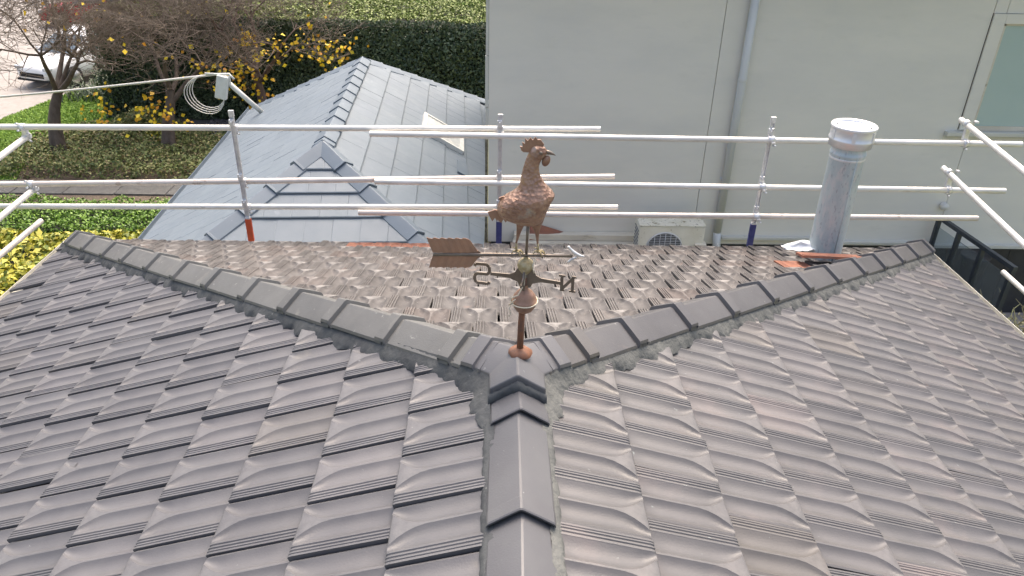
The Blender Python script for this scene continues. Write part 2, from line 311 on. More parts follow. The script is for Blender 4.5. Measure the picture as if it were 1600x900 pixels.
def tile_geo(far=False):
    TW = W-(0.0075 if far else 0.0048); K = 1.75 if far else 1.0; wear = []; LEN = G+0.05
    vs = [0, .004, .012, .025, .045, .07, .10, .125, .17, .22, .262, .276, .2835, LEN]
    out_v = []; ncol = None
    SG = (0.0,0.13,0.30,0.52,0.72,0.885,1.0); PR = (0.0,0.42,0.82,1.0,0.86,0.48,0.0)
    for v in vs:
        cw = 0.015+0.27*max(0, 1-v/0.105)**2.1                         # half width of the flat nose of the crest
        lo, hi = 0.035, 0.79
        aL0, aL1 = lo, max(lo+0.035, 0.412-cw); bL0, bL1 = min(hi-0.035, 0.412+cw), hi
        D = 0.0125*(1.35 if far else 1)*min(1, (v/0.03))**0.6*(1-0.9*max(0, (v-0.262)/0.0215)**2 if v < .2835 else 0.1)
        cols = [(0.0, -0.001), (0.02, 0.0005)]
        for k in range(7):
            s_ = k/6; s2 = s_**0.86; cols.append((aL0+(aL1-aL0)*SG[k], 0.0015-D*PR[k]+0.0035*s_))
        cols.append((0.412, 0.0052))
        for k in range(7):
            s_ = k/6; cols.append((bL0+(bL1-bL0)*(1-SG[6-k]), 0.005-D*PR[6-k]-0.001*s_))
        for (u, h) in ((0.80,0.0055),(0.825,0.0062),(0.838,0.0030),(0.852,0.0030),(0.865,0.0062),(0.885,0.0062),(0.898,0.0030),(0.912,0.0030),(0.925,0.0062),(0.945,0.0062),(0.955,0.0035),(0.968,0.0062),(1.0,0.0055)):
            cols.append((u, h))
        ncol = len(cols)
        tilt = (G-v)/G*0.021
        drop = 0.004*max(0, 1-v/0.006)
        for ci, (u, h) in enumerate(cols):
            if ci >= 17: h = h*K
            out_v.append((u*TW, v, tilt+h-drop-0.015))
            nose = max(0, 1-v/0.075)*max(0, 1-abs(u-0.412)/0.30) if ci < 17 else 0.0
            wear.append(min(1, 1.6*nose+(0.35 if ci in (8,9,10) and v < 0.2 else 0)+(0.25 if ci in (18,21,22,25,26) else 0)))
    n = len(vs); F = []
    for i in range(n-1):
        for j in range(ncol-1): F.append((i*ncol+j, i*ncol+j+1, (i+1)*ncol+j+1, (i+1)*ncol+j))
    # skirts: lower end, both sides
    def skirt(idx, dz):
        k = len(out_v)
        for q in idx: x = out_v[q]; out_v.append((x[0], x[1], x[2]-dz)); wear.append(0.0)
        for i in range(len(idx)-1): F.append((idx[i+1], idx[i], k+i, k+i+1))
    skirt(list(range(ncol)), 0.014)
    skirt([i*ncol for i in reversed(range(n))], 0.016)
    skirt([i*ncol+ncol-1 for i in range(n)], 0.016)
    return out_v, F, wear
def sharpen(bm, ang):
    for f in bm.faces: f.smooth = True
    for e in bm.edges:
        if len(e.link_faces) == 2: e.smooth = e.calc_face_angle(0) < ang
def tile_bm(far=False):
    v, f, wr = tile_geo(far); bm = bmesh.new(); wl_ = bm.verts.layers.float.new('wear'); vv = [bm.verts.new(p) for p in v]
    for q_, w_ in zip(vv, wr): q_[wl_] = w_
    for q in f: bm.faces.new([vv[i] for i in q])
    bm.normal_update(); sharpen(bm, R(24)); bm.verts.index_update()
    for e in bm.edges:
        a, b = e.verts[0].index, e.verts[1].index
        if max(a, b) < 14*30 and a % 30 == b % 30 and a % 30 in (8, 10, 16): e.smooth = False
    return bm
tile_mesh = {}
for k, m_ in (('L', m_tileL), ('R', m_tileR), ('F', m_tileF), ('T', m_terra)):
    bm = tile_bm(k == 'F'); me = bpy.data.meshes.new('roof_tile_'+k); bm.to_mesh(me); bm.free(); me.materials.append(m_); tile_mesh[k] = me
HALF = {'L': (-0.303, 0.0), 'R': (-0.21, 0.0), 'F': (-0.056, 0.0)}
tiles = []
rt = random.Random(3)
for side in 'LRF':
    U, Vv, N = FR[side]
    for k in range(12):
        dk = D0+G*k; ph = HALF[side][0] + (0.5*W if (k % 2 == (1 if side != 'F' else 1)) else 0)
        lim0, lim1 = (YB, A+0.1) if side != 'F' else (-A-0.1, A+0.1)
        m0 = int(math.floor((lim0-ph)/W)); m1 = int(math.ceil((lim1-ph)/W))
        for m_i in range(m0, m1+1):
            a0 = ph+m_i*W                                       # along-eave coordinate of the tile's right hand gap
            along = a0+W if side in 'LF' else a0-W              # left hand edge
            # base origin at lower left corner
            if side == 'L': O = Vector((-dk*CO, along, -dk*SI)); mid = a0+W/2; up = (dk-G)*CO; lo_ = dk*CO
            elif side == 'R': O = Vector((dk*CO, along, -dk*SI)); mid = a0-W/2; up = (dk-G)*CO; lo_ = dk*CO
            else: O = Vector((along, dk*CO, -dk*SI)); mid = a0+W/2; up = (dk-G)*CO; lo_ = dk*CO
            if side in 'LR':
                if mid-W/2 > lo_-0.02: continue                # wholly beyond the hip
                if mid+W/2 < YB+0.1: continue
                clip = mid+W/2 > up-0.06
                if O.y < YB: pass
            else:
                if abs(mid)-W/2 > lo_-0.02: continue
                clip = abs(mid)+W/2 > up-0.06
            jt = rt.gauss(0, 0.008); jr = rt.gauss(0, 0.011); jy = rt.gauss(0, 0.006); lift = abs(rt.gauss(0, 0.0016))
            if side == 'L' and rt.random() < 0.3: jr -= 0.022; lift += 0.003
            if side == 'F': jt *= 1.6; jr *= 1.5
            rot = Matrix((U, Vv, N)).transposed().to_4x4()
            rot = rot @ Matrix.Rotation(jr*0.9, 4, 'Y') @ Matrix.Rotation(jt*0.5, 4, 'X') @ Matrix.Rotation(jy*1.2, 4, 'Z')
            mw = Matrix.Translation(O+N*lift+Vv*rt.gauss(0, 0.0015)) @ rot
            cen = O+U*W/2+Vv*G/2
            tiles.append(dict(side=side, k=k, mw=mw, clip=clip or k == 0, cen=cen))
def cut_tile(t, tint=None):
    bm = tile_bm(t['side'] == 'F'); bm.transform(t['mw']); s_ = t['side']
    def cut(co_, no):                                           # keeps the side the normal points to
        g = bm.verts[:]+bm.edges[:]+bm.faces[:]
        bmesh.ops.bisect_plane(bm, geom=g, plane_co=co_, plane_no=no, clear_inner=True, clear_outer=False)
    q = 0.035
    if s_ == 'L':
        cut((-0.03,0,0), (-1,0,0)); 
        if t['cen'].y > -0.4: cut((-q,0,0), (-1,-1,0))
    elif s_ == 'R':
        cut((0.03,0,0), (1,0,0));
        if t['cen'].y > -0.4: cut((q,0,0), (1,-1,0))
    else:
        cut((0,q,0), (1,1,0)); cut((0,q,0), (-1,1,0))
    return bm
def cam_uv(p):
    d = p-CAMPOS; z = d.dot(_f)
    return (d.dot(_r2)/z, d.dot(_u2)/z, z) if z > 0.1 else (9,9,z)
for t in tiles:
    x, y, z = cam_uv(t['cen']); t['vis'] = abs(x) < 0.70 and abs(y) < 0.42
    fore = max(0.05, ((CAMPOS-t['cen']).normalized()).dot(FR[t['side']][2]))
    t['size'] = fore/(z*z) if t['vis'] else 0
tiles.sort(key=lambda t: -t['size'])
NPART = 294
terr_pick = None
stuff = {'L': [], 'R': [], 'F': []}
def near_tile(x, y):
    return min((t for t in tiles if t['side'] == 'F'), key=lambda t: (t['cen'].x-x)**2+(t['cen'].y-y)**2)
terr = [near_tile(1.86, 2.36)]+[near_tile(x, 3.2) for x in (-1.15, -0.95, -0.75, -0.54)]
for t in terr: t['terra'] = True
for i, t in enumerate(tiles):
    if i < NPART or t.get('terra'):
        if t['clip']:
            bm = cut_tile(t)
            if not bm.faces: bm.free(); continue
            bm.transform(t['mw'].inverted())
            me = bpy.data.meshes.new('roof_tile_cut'); bm.to_mesh(me); bm.free(); me.materials.append(m_terra if t.get('terra') else {'L':m_tileL,'R':m_tileR,'F':m_tileF}[t['side']])
        else: me = tile_mesh['T' if t.get('terra') else t['side']]
        o = bpy.data.objects.new('roof_tile', me); COL.objects.link(o); o.parent = house
        o.matrix_parent_inverse = pinv(house); o.matrix_basis = t['mw']
        if t.get('terra'): o['label'] = 'roof tile with its surface worn away to orange terracotta'
    else: stuff[t['side']].append(t)
allbm = bmesh.new(); tl = allbm.faces.layers.float.new('tint'); allbm.verts.layers.float.new('wear')
bmes = []
for fr_ in (False, True):
    base_bm = tile_bm(fr_); bme = bpy.data.meshes.new('tmp_tile'); base_bm.to_mesh(bme); base_bm.free(); bmes.append(bme)
for si, s_ in enumerate('LRF'):
    for t in stuff[s_]:
        if t['clip']:
            b2 = cut_tile(t); me = bpy.data.meshes.new('tmpc'); b2.to_mesh(me); b2.free()
        else:
            me = bmes[s_ == 'F'].copy(); me.transform(t['mw'])
        k0 = len(allbm.faces); allbm.from_mesh(me); bpy.data.meshes.remove(me)
        allbm.faces.ensure_lookup_table(); rv = rt.random()
        for q in range(k0, len(allbm.faces)): f = allbm.faces[q]; f.material_index = si; f[tl] = rv
me = bpy.data.meshes.new('roof_tile_field'); allbm.to_mesh(me); allbm.free()
for bme in bmes: bpy.data.meshes.remove(bme)
for m_ in (m_tileL, m_tileR, m_tileF): me.materials.append(m_)
o = link('roof_tile_field', me, house); o['kind'] = 'stuff'

# deck below the tiles, walls, gutters
d = MB(); z_ = -0.055
d.add([(0,YB,z_),(0,0,z_),(-A,A,z_-A*T),(-A,YB,z_-A*T),(A,A,z_-A*T),(A,YB,z_-A*T)], [(0,1,2,3),(0,5,4,1),(1,4,2)])
d.build('roof_underlay', m_under, house)  # near-black colour puts the shade into the gaps between tiles
wl = MB()
for (x0,y0,x1,y1) in ((-3.0,YB+.1,-2.88,2.9),(2.88,YB+.1,3.0,2.9),(-3.0,2.9,3.0,3.02),(-3.0,YB,3.0,YB+.1)):
    wl.box(((x0+x1)/2,(y0+y1)/2,-3.27), (x1-x0,y1-y0,4.06))
wl.build('wall', m_brick, house)
ez = -A*T
for sx in (-1, 1):
    g = MB()
    prof = [(-0.005,-0.03),(0.060,-0.03),(0.063,0.010),(0.053,0.014),(0.050,-0.018),(0.0,-0.018)]
    vs = []; 
    for yy in (YB, A+0.045):
        for (px, pz) in prof: vs.append((sx*(A-0.02+px), yy, ez-0.012+pz))
    n = len(prof); fs = [(i, (i+1)%n, (i+1)%n+n, i+n) for i in range(n)]+[tuple(range(n)), tuple(range(2*n-1, n-1, -1))]
    g.add(vs, fs); g.build('gutter', m_gutter, house)
g = MB(); g.box((0, A+0.09, ez-0.155), (2*A+0.1, 0.10, 0.08)); g.build('gutter', m_gutter, house)
g = MB()
for sx in (-1, 1): g.box((sx*(A-0.12), (YB+A)/2, ez-0.10), (0.05, A-YB, 0.12))
g.box((0, A-0.04, ez-0.165), (2*A-0.3, 0.05, 0.12)); g.build('fascia', m_trim, house)

# ridge and hip caps
def cap_mesh(Lc, hw=0.097, drop=0.052, collar=0.058, rise=0.0135, th=0.014, groove=True, lip=0.014):
    """local: s along +X (downhill/lapping end at +X), b along Y, n along Z; crest at z=0"""
    prof = [(-hw-0.004,-drop-lip),(-hw,-drop-0.003),(-hw+0.006,-drop+0.001),(-hw*.5,-drop*.5),(-0.011,-0.0050),(-0.003,-0.0006),(0.003,-0.0006),(0.011,-0.0050),(hw*.5,-drop*.5),(hw-0.006,-drop+0.001),(hw,-drop-0.003),(hw+0.004,-drop-lip)]
    L0 = Lc
    secs = [(0,0),(L0-collar-0.018,0),(L0-collar-0.014,-0.005),(L0-collar-0.004,-0.005),(L0-collar,rise),(L0-collar+0.004,rise+0.001),(L0-0.005,rise+0.001),(L0,rise-0.003)] if groove else [(0,-rise*0.7),(L0-collar,0.0),(L0-collar+0.004,0.0035),(L0-0.004,0.0055),(L0,0.003)]
    vs = []; fs = []; n = len(prof)
    for (s_, h) in secs:
        for (b, z) in prof: vs.append((s_, b*(1+h*2.0), z+h))
    for i in range(len(secs)-1):
        for j in range(n-1): fs.append((i*n+j, (i+1)*n+j, (i+1)*n+j+1, i*n+j+1))
    k = len(vs); e = (len(secs)-1)*n                            # end face, and a return underneath
    for j in range(n): x = vs[e+j]; vs.append((x[0]-0.002, x[1]*0.985, x[2]-th))
    for j in range(n-1): fs.append((e+j, k+j, k+j+1, e+j+1))
    k2 = len(vs)
    for j in range(n): x = vs[k+j]; vs.append((x[0]-0.05, x[1], x[2]))
    for j in range(n-1): fs.append((k+j, k2+j, k2+j+1, k+j+1))
    k3 = len(vs)
    for j in range(n): x = vs[j]; vs.append((x[0], x[1]*0.97, x[2]-th))
    for j in range(n-1): fs.append((j, j+1, k3+j+1, k3+j))
    bm = bmesh.new(); vv = [bm.verts.new(p) for p in vs]
    for q in fs: bm.faces.new([vv[i] for i in q])
    bmesh.ops.recalc_face_normals(bm, faces=bm.faces[:]); sharpen(bm, R(24))
    me = bpy.data.meshes.new('ridge_cap'); bm.to_mesh(me); bm.free(); return me
rc = random.Random(5)
def place_cap(me, origin, dirv, up=Vector((0,0,1)), jit=1.0, name='ridge_cap', par=house):
    X = dirv.normalized(); Y = up.cross(X).normalized(); Z = X.cross(Y)
    m4 = Matrix((X, Y, Z)).transposed().to_4x4()
    m4 = m4 @ Matrix.Rotation(rc.gauss(0, 0.009)*jit, 4, 'Z') @ Matrix.Rotation(rc.gauss(0, 0.012)*jit, 4, 'X') @ Matrix.Rotation(0.016*jit, 4, 'Y').inverted()
    o = bpy.data.objects.new(name, me); COL.objects.link(o); o.parent = par; o.matrix_parent_inverse = pinv(par)
    o.matrix_basis = Matrix.Translation(origin) @ m4
    return o
HD = {-1: Vector((-1,1,-T)).normalized(), 1: Vector((1,1,-T)).normalized()}
CRZ = 0.072
cuts = {-1: [0.10,0.30,0.66,1.03,1.41,1.79,2.20,2.61,3.02,3.43,3.80,4.20,4.60], 1: [0.10,0.33,0.65,1.02,1.41,1.82,2.28,2.70,3.14,3.52,3.92,4.30,4.70]}
for sx, mm in ((-1, m_capL), (1, m_capR)):
    cs_ = cuts[sx]; lib = {}
    for i in range(len(cs_)-1):
        a0, a1 = cs_[i]-0.035, cs_[i+1]; Lc = round(a1-a0, 2)
        if Lc not in lib: me = cap_mesh(Lc); me.materials.append(mm); lib[Lc] = me
        org = HD[sx]*a0+Vector((0,0,CRZ+rc.gauss(0,0.002)))
        place_cap(lib[Lc], org, HD[sx])
near_cuts = [-0.10, 0.285, 0.70, 1.11, 1.52, 1.93, 2.34, 2.75, 3.16]   # distances from the apex towards the camera
# joints seen at y = -0.27 and -0.67
near_cuts = [0.06, 0.262, 0.662, 1.062, 1.462, 1.862, 2.262, 2.662, 3.062, 3.30]
lib = {}
for i in range(len(near_cuts)-1):
    a0, a1 = near_cuts[i]-0.04, near_cuts[i+1]; Lc = round(a1-a0, 2)
    if Lc not in lib: me = cap_mesh(Lc, hw=0.083, groove=False, collar=0.052, th=0.007, drop=0.047, lip=0.01, rise=0.011); me.materials.append(m_capN); lib[Lc] = me
    place_cap(lib[Lc], Vector((0,-a0,0.026)), Vector((0,-1,0)), jit=1.5)
# three way apex cap
ap = MB(); zc = 0.074; dirs = [Vector((0,-1,0)), Vector((1,1,0)).normalized(), Vector((-1,1,0)).normalized()]
lens = [0.145, 0.15, 0.15]; slo = [0.0, -T/math.sqrt(2)*0.8, -T/math.sqrt(2)*0.8]
def latv(d_): return Vector((-d_.y, d_.x, 0))
crest = [d_*l+Vector((0,0,zc+s_*l)) for d_, l, s_ in zip(dirs, lens, slo)]
DR = 0.052
edgeL = [crest[i]+latv(dirs[i])*(0.087 if i == 0 else 0.098)-Vector((0,0,DR)) for i in range(3)]
edgeR = [crest[i]-latv(dirs[i])*(0.087 if i == 0 else 0.098)-Vector((0,0,DR)) for i in range(3)]
val = [Vector((0.088,-0.050,zc-DR-0.012)), Vector((0,0.138,zc-DR-0.026)), Vector((-0.088,-0.050,zc-DR-0.012))]
# order counter clockwise: arm0 -> valley right -> arm1 -> valley far -> arm2 -> valley left
C0 = Vector((0,0.0,zc+0.004))
vs = [C0]+crest+edgeL+edgeR+val; fs = []
vi = {('L',0):4,('L',1):5,('L',2):6,('R',0):7,('R',1):8,('R',2):9}
fs += [(0,1,vi[('L',0)],10),(0,10,vi[('R',1)],2),(0,2,vi[('L',1)],11),(0,11,vi[('R',2)],3),(0,3,vi[('L',2)],12),(0,12,vi[('R',0)],1)]
ring = [1,vi[('L',0)],10,vi[('R',1)],2,vi[('L',1)],11,vi[('R',2)],3,vi[('L',2)],12,vi[('R',0)]]
k = len(vs); vs += [vs[i]-Vector((0,0,0.03)) for i in ring]
for i in range(len(ring)): j = (i+1) % len(ring); fs.append((ring[i], k+i, k+j, ring[j]))
bm = bmesh.new(); vv = [bm.verts.new(p) for p in vs]
for q in fs: bm.faces.new([vv[i] for i in q])
bmesh.ops.recalc_face_normals(bm, faces=bm.faces[:])
bmesh.ops.bevel(bm, geom=[e for e in bm.edges], offset=0.006, segments=2, affect='EDGES', profile=0.6)
for f in bm.faces: f.smooth = True
me = bpy.data.meshes.new('apex_cap'); bm.to_mesh(me); bm.free(); me.materials.append(m_capN)
o = link('apex_cap', me, house); o['label'] = 'three-way apex cap streaked with rust below the weathervane'
# raised end bands of the apex cap on the two hips
for sx in (-1, 1):
    me = cap_mesh(0.09, collar=0.06, rise=0.010); me.materials.append(m_capN)
    place_cap(me, HD[sx]*0.085+Vector((0,0,CRZ+0.008)), HD[sx], jit=0.3, name='apex_cap_band')

# mortar pointing
def fbm(x, y, z, s_): return noise.noise(Vector((x*s_, y*s_, z*s_)))
def mortar(start, dirv, lat, length, cross, mm, top_b, top_dz, out_b, seed, step=0.012, thick=0.03, wob=0.016):
    """a trowelled strip beside a cap: start/dir along the crest, lat = outward horizontal, cross = roof fall per metre outward"""
    vs = []; fs = []; n = int(length/step); rows = 6
    for i in range(n+1):
        s_ = i*step; p = Vector(start)+dirv*s_
        wv = out_b+wob*fbm(s_*1.0, seed, 0, 14)+0.5*wob*fbm(s_, seed, 3, 45)
        tops = top_b+0.003*fbm(s_, seed, 9, 60)
        zt = top_dz+0.002*fbm(s_, seed, 5, 50); zb = -cross*wv-0.012
        for k in range(rows):
            q = k/(rows-1); b = tops+(wv-tops)*(q**1.1); z = zt+(zb-zt)*(q**0.8)
            bulge = 0.008*math.sin(PI*q)
            nn = 0.004*fbm(s_, seed+q*0.25, q, 70)
            vs.append(p+lat*(b+bulge+nn)+Vector((0,0,z+0.003*math.sin(PI*q))))
    for i in range(n):
        for k in range(rows-1): fs.append((i*rows+k, i*rows+k+1, (i+1)*rows+k+1, (i+1)*rows+k))
    m_ = MB(); m_.add(vs, fs, True); return m_.build('mortar_bedding', mm, house)
LH = 4.72
hx = T/math.sqrt(2)
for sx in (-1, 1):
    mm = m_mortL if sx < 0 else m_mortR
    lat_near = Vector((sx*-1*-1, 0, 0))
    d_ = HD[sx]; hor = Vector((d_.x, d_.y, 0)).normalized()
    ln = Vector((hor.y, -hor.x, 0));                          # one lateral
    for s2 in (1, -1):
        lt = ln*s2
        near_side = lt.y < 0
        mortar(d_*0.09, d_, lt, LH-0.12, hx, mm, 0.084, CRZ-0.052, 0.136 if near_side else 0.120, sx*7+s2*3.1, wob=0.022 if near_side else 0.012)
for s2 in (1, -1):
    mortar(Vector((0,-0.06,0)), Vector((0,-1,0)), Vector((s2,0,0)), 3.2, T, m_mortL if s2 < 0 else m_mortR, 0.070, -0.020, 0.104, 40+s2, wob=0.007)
# collar of mortar below the apex cap
mb = MB(); vs = []; fs = []
pts = []
for i in range(41):
    a_ = i/40; x = -0.090+0.180*a_; zr = zc-DR*abs(x)/0.087
    pts.append((x, zr))
for i, (x, zr) in enumerate(pts):
    for k, (dy, dz) in enumerate(((0.0,-0.020),(-0.009,-0.020),(-0.017,-0.028),(-0.020,-0.040),(-0.018,-0.055))):
        nn = 0.007*fbm(x, k*0.02, 1, 60)
        vs.append((x*1.0, -0.142+dy+nn, zr+dz+nn*0.7))
for i in range(40):
    for k in range(4): fs.append((i*5+k, i*5+k+1, i*5+k+6, i*5+k+5))
mb.add(vs, fs, True); mb.build('mortar_bedding', m_mortL, house)
for sx, mm in ((-1, m_mortL), (1, m_mortR)):                     # mortar filling the angle between the ridge and each hip
    mb = MB(); vs = []; fs = []; nn_ = 30; rows = 8
    for i in range(nn_+1):
        a_ = i/nn_; CT = ((0,.080,-.25,-.026),(.35,.084,-.14,-.016),(.62,.088,-.050,.004),(1.0,.180,.045,-.010))
        for c0, c1 in zip(CT[:-1], CT[1:]):
            if a_ <= c1[0]+1e-6: f_ = (a_-c0[0])/(c1[0]-c0[0]); break
        tx = Vector((sx*(c0[1]+(c1[1]-c0[1])*f_), c0[2]+(c1[2]-c0[2])*f_, 0)); ztop = c0[3]+(c1[3]-c0[3])*f_
        od = Vector((sx, -0.75*a_, 0)).normalized()
        wd_ = 0.026+0.040*math.sin(PI*min(1, a_*0.95))+0.014*fbm(a_*3, sx, 2, 5)
        for k in range(rows):
            q = k/(rows-1); p = tx+od*(wd_*q+0.006*math.sin(PI*q)); zb = -T*abs(p.x)-0.012
            p.z = ztop+(zb-ztop)*q**0.7+0.005*fbm(a_*3, q, sx, 8)
            vs.append(p)
    for i in range(nn_):
        for k in range(rows-1): fs.append((i*rows+k, i*rows+k+1, (i+1)*rows+k+1, (i+1)*rows+k))
    mb.add(vs, fs, True); mb.build('mortar_bedding', mm, house)

# ============================================================ WEATHERVANE
VX, VY = 0.014, 0.06
vane = empty('weathervane', (VX,VY,0.088), 'rusty copper rooster weathervane standing on the apex of the tiled roof', 'weathervane')
m_ = MB(); m_.tube([(VX-.002,VY,0.01),(VX,VY,0.14),(VX+.006,VY,0.30)], [0.0115,0.0105,0.0095], 12); m_.build('mast', m_rust, vane)
m_ = MB(); m_.lathe([(0.0,0.010),(0.012,0.010),(0.022,0.006),(0.032,0.000),(0.038,-0.007),(0.040,-0.014)], (VX,VY,0.030), 18)
for v_i, v_ in enumerate(m_.v): m_.v[v_i] = (v_[0]+0.004*fbm(*v_,60), v_[1]+0.004*fbm(v_[1],v_[0],v_[2],60), v_[2]+0.003*fbm(v_[2],v_[0],v_[1],90))
m_.build('mast_flange', m_rust, vane)
bx = VX+0.008
m_ = MB(); m_.lathe([(0.0,-0.042),(0.014,-0.040),(0.027,-0.031),(0.036,-0.016),(0.0385,0.0),(0.040,0.001),(0.040,0.004),(0.0385,0.005),(0.035,0.020),(0.025,0.034),(0.012,0.042),(0.010,0.06)], (bx,VY,0.214), 28); m_.build('ball', m_copper, vane)
m_ = MB(); m_.lathe([(0.008,-0.03),(0.017,-0.020),(0.024,-0.009),(0.026,0.0),(0.024,0.010),(0.016,0.019),(0.007,0.023),(0.006,0.03)], (bx,VY,0.342), 22)
m_.build('small_ball', m_brass, vane)
m_ = MB(); m_.tube([(bx-.001,VY,0.25),(bx,VY,0.33)], 0.008, 10); m_.tube([(bx+.001,VY,0.36),(bx+.003,VY,0.50)], 0.0042, 8); m_.build('spindle', m_bronze, vane)
# compass cross: hub plates and tapering arms
ang = math.atan2(-0.075, 0.275)
def rotv(v, a=ang): return Vector((bx+v[0]*math.cos(a)-v[1]*math.sin(a), VY+v[0]*math.sin(a)+v[1]*math.cos(a), v[2]))
m_ = MB()
for sx in (-1, 1):
    prof = [(0.004,0.266),(0.018,0.266),(0.024,0.281),(0.050,0.290),(0.112,0.291),(0.112,0.301),(0.050,0.304),(0.034,0.312),(0.022,0.333),(0.005,0.333)]
    m_.prism([(sx*x, z) for x, z in prof], -0.0025, 0.0025, lambda v: rotv(v))
m_.build('compass_arm', m_bronze, vane)
m_ = MB()
for sx in (-1, 1):
    prof = [(0.005,0.262),(0.022,0.262),(0.028,0.280),(0.040,0.290),(0.060,0.292),(0.060,0.300),(0.040,0.304),(0.030,0.312),(0.018,0.333),(0.005,0.333)]
    m_.prism([(sx*x, z) for x, z in prof], -0.0025, 0.0025, lambda v: rotv(v, ang+PI/2))
m_.build('compass_arm', m_bronze, vane)
def bar(m_, p, q, wd, fn):                                       # flat bar between two (x,z) points
    p = Vector((p[0],0,p[1])); q = Vector((q[0],0,q[1])); d_ = (q-p).normalized(); n_ = Vector((-d_.z,0,d_.x))*wd/2
    m_.prism([((p+n_).x,(p+n_).z),((q+n_).x,(q+n_).z),((q-n_).x,(q-n_).z),((p-n_).x,(p-n_).z)], -0.0025, 0.0025, fn)
# N seen from behind (mirrored), with serifs
m_ = MB(); x0 = 0.112; x1 = 0.150; zb, zt = 0.272, 0.322; fn = lambda v: rotv(v)
bar(m_, (x0+.004,zb),(x0+.004,zt), 0.009, fn); bar(m_, (x1,zb),(x1,zt), 0.009, lambda v: rotv(v)+Vector((0,0.0004,0)))
bar(m_, (x0+.004,zb+.003),(x1,zt-.003), 0.009, lambda v: rotv(v)+Vector((0,-0.0006,0)))
for (cx, cz) in ((x0+.004,zt),(x1,zb)): bar(m_, (cx-.010,cz),(cx+.010,cz), 0.006, lambda v: rotv(v)+Vector((0,0.0009,0)))
for (cx, cz) in ((x1,zt),(x0+.004,zb)): bar(m_, (cx-.004,cz),(cx+.009,cz), 0.006, lambda v: rotv(v)+Vector((0,0.0009,0)))
m_.build('letter_north', m_bronze, vane)
# S seen from behind: reads like a squared 2
m_ = MB(); xs0, xs1 = -0.164, -0.115; zb, zt = 0.258, 0.326; zm = 0.292
pts = [(xs0,zt-.010),(xs0+.004,zt-.002),(xs1-.010,zt),(xs1-.002,zt-.008),(xs1,zm+.010),(xs1-.006,zm),(xs0+.008,zm-.002),(xs0,zm-.010),(xs0,zb+.008),(xs0+.006,zb),(xs1-.004,zb),(xs1,zb+.008)]
for i in range(len(pts)-1): bar(m_, pts[i], pts[i+1], 0.0095, (lambda k_: (lambda v: rotv(v)+Vector((0,0.0004*k_,0))))(i % 3))
m_.build('letter_south', m_bronze, vane)
# arrow
za = 0.377
m_ = MB(); m_.tube([(-0.262,VY,za-.002),(-0.10,VY,za),(0.05,VY,za-.001),(0.165,VY,za-.003)], [0.0052,0.0062,0.0052,0.0045], 10); m_.build('arrow_shaft', m_bronze, vane)
def fletch(sgn):
    m_ = MB(); n = 28; vs = []; fs = []
    for i in range(n+1):
        a_ = i/n; x0_ = -0.262+0.155*a_; lean = -0.018 if sgn > 0 else -0.014
        hgt = 0.047 if sgn > 0 else 0.040
        hgt *= min(1, (1-a_)*5+0.08)
        zig = 0.004*(1-((a_*7) % 1)*1.2)
        yy = VY+0.0010*math.sin(a_*7*2*PI)
        for q in (0, 0.5, 1):
            vs.append((x0_+lean*q, yy, za+sgn*(0.004+(hgt+zig*(q == 1))*q)))
        for q in (0, 0.5, 1):
            vs.append((x0_+lean*q, yy+0.0016, za+sgn*(0.004+(hgt+zig*(q == 1))*q)))
    for i in range(n):
        b = i*6; c = b+6
        for k in (0, 1): fs.append((b+k, b+k+1, c+k+1, c+k)); fs.append((b+3+k, c+3+k, c+4+k, b+4+k))
        fs.append((b+2, b+5, c+5, c+2)); fs.append((b, c, c+3, b+3))
    fs += [(0,3,4,1),(1,4,5,2),(n*6,n*6+1,n*6+4,n*6+3),(n*6+1,n*6+2,n*6+5,n*6+4)]
    m_.add(vs, fs); return m_.build('arrow_fletching', m_fletch, vane)
fletch(1); fletch(-1)
m_ = MB(); P_ = []
for i in range(13):
    t_ = i/12; P_.append((0.150+0.052*t_, VY+0.002*math.sin(PI*t_), za+0.034*(1-t_)**2.2-0.003))
m_.tube(P_, [0.0015+0.0042*math.sin(PI*min(1, 0.12+i/12*0.86)) for i in range(13)], 8)
P2 = [(0.150+0.030*i/8, VY, za-0.006-0.020*(1-i/8)**1.6) for i in range(9)]
m_.tube(P2, [0.0015+0.0025*math.sin(PI*min(1, 0.1+i/8*0.85)) for i in range(9)], 7)
m_.build('arrow_head', m_zinc, vane)
# rooster: slices through an embossed hollow body
def rx(u, v): px = 640+u/4.5; py = 200+v/4.5; return 0.019+(px-822)/550-0.0000573*(348-py)
def rz(v): py = 200+v/4.5; return 0.703-(py-239)/497
def slices(m_, rows, th, n=18):
    vs = []; fs = []
    for (v, a_, b_) in rows:
        xa, xb = rx(a_, v), rx(b_, v); cx = (xa+xb)/2; hw = (xb-xa)/2; ht = min(th, hw*0.72, 0.030+max(0, v-340)*0.00035)
        for k in range(n):
            t_ = 2*PI*k/n; cxs = math.cos(t_); sn = math.sin(t_)
            vs.append((cx+hw*math.copysign(abs(cxs)**0.85, cxs), VY+ht*math.copysign(abs(sn)**0.8, sn), rz(v)))
    R_ = len(rows)
    for i in range(R_-1):
        for k in range(n): fs.append((i*n+k, i*n+(k+1)%n, (i+1)*n+(k+1)%n, (i+1)*n+k))
    fs.append(tuple(range(n))); fs.append(tuple((R_-1)*n+k for k in reversed(range(n))))
    m_.add(vs, fs, True)
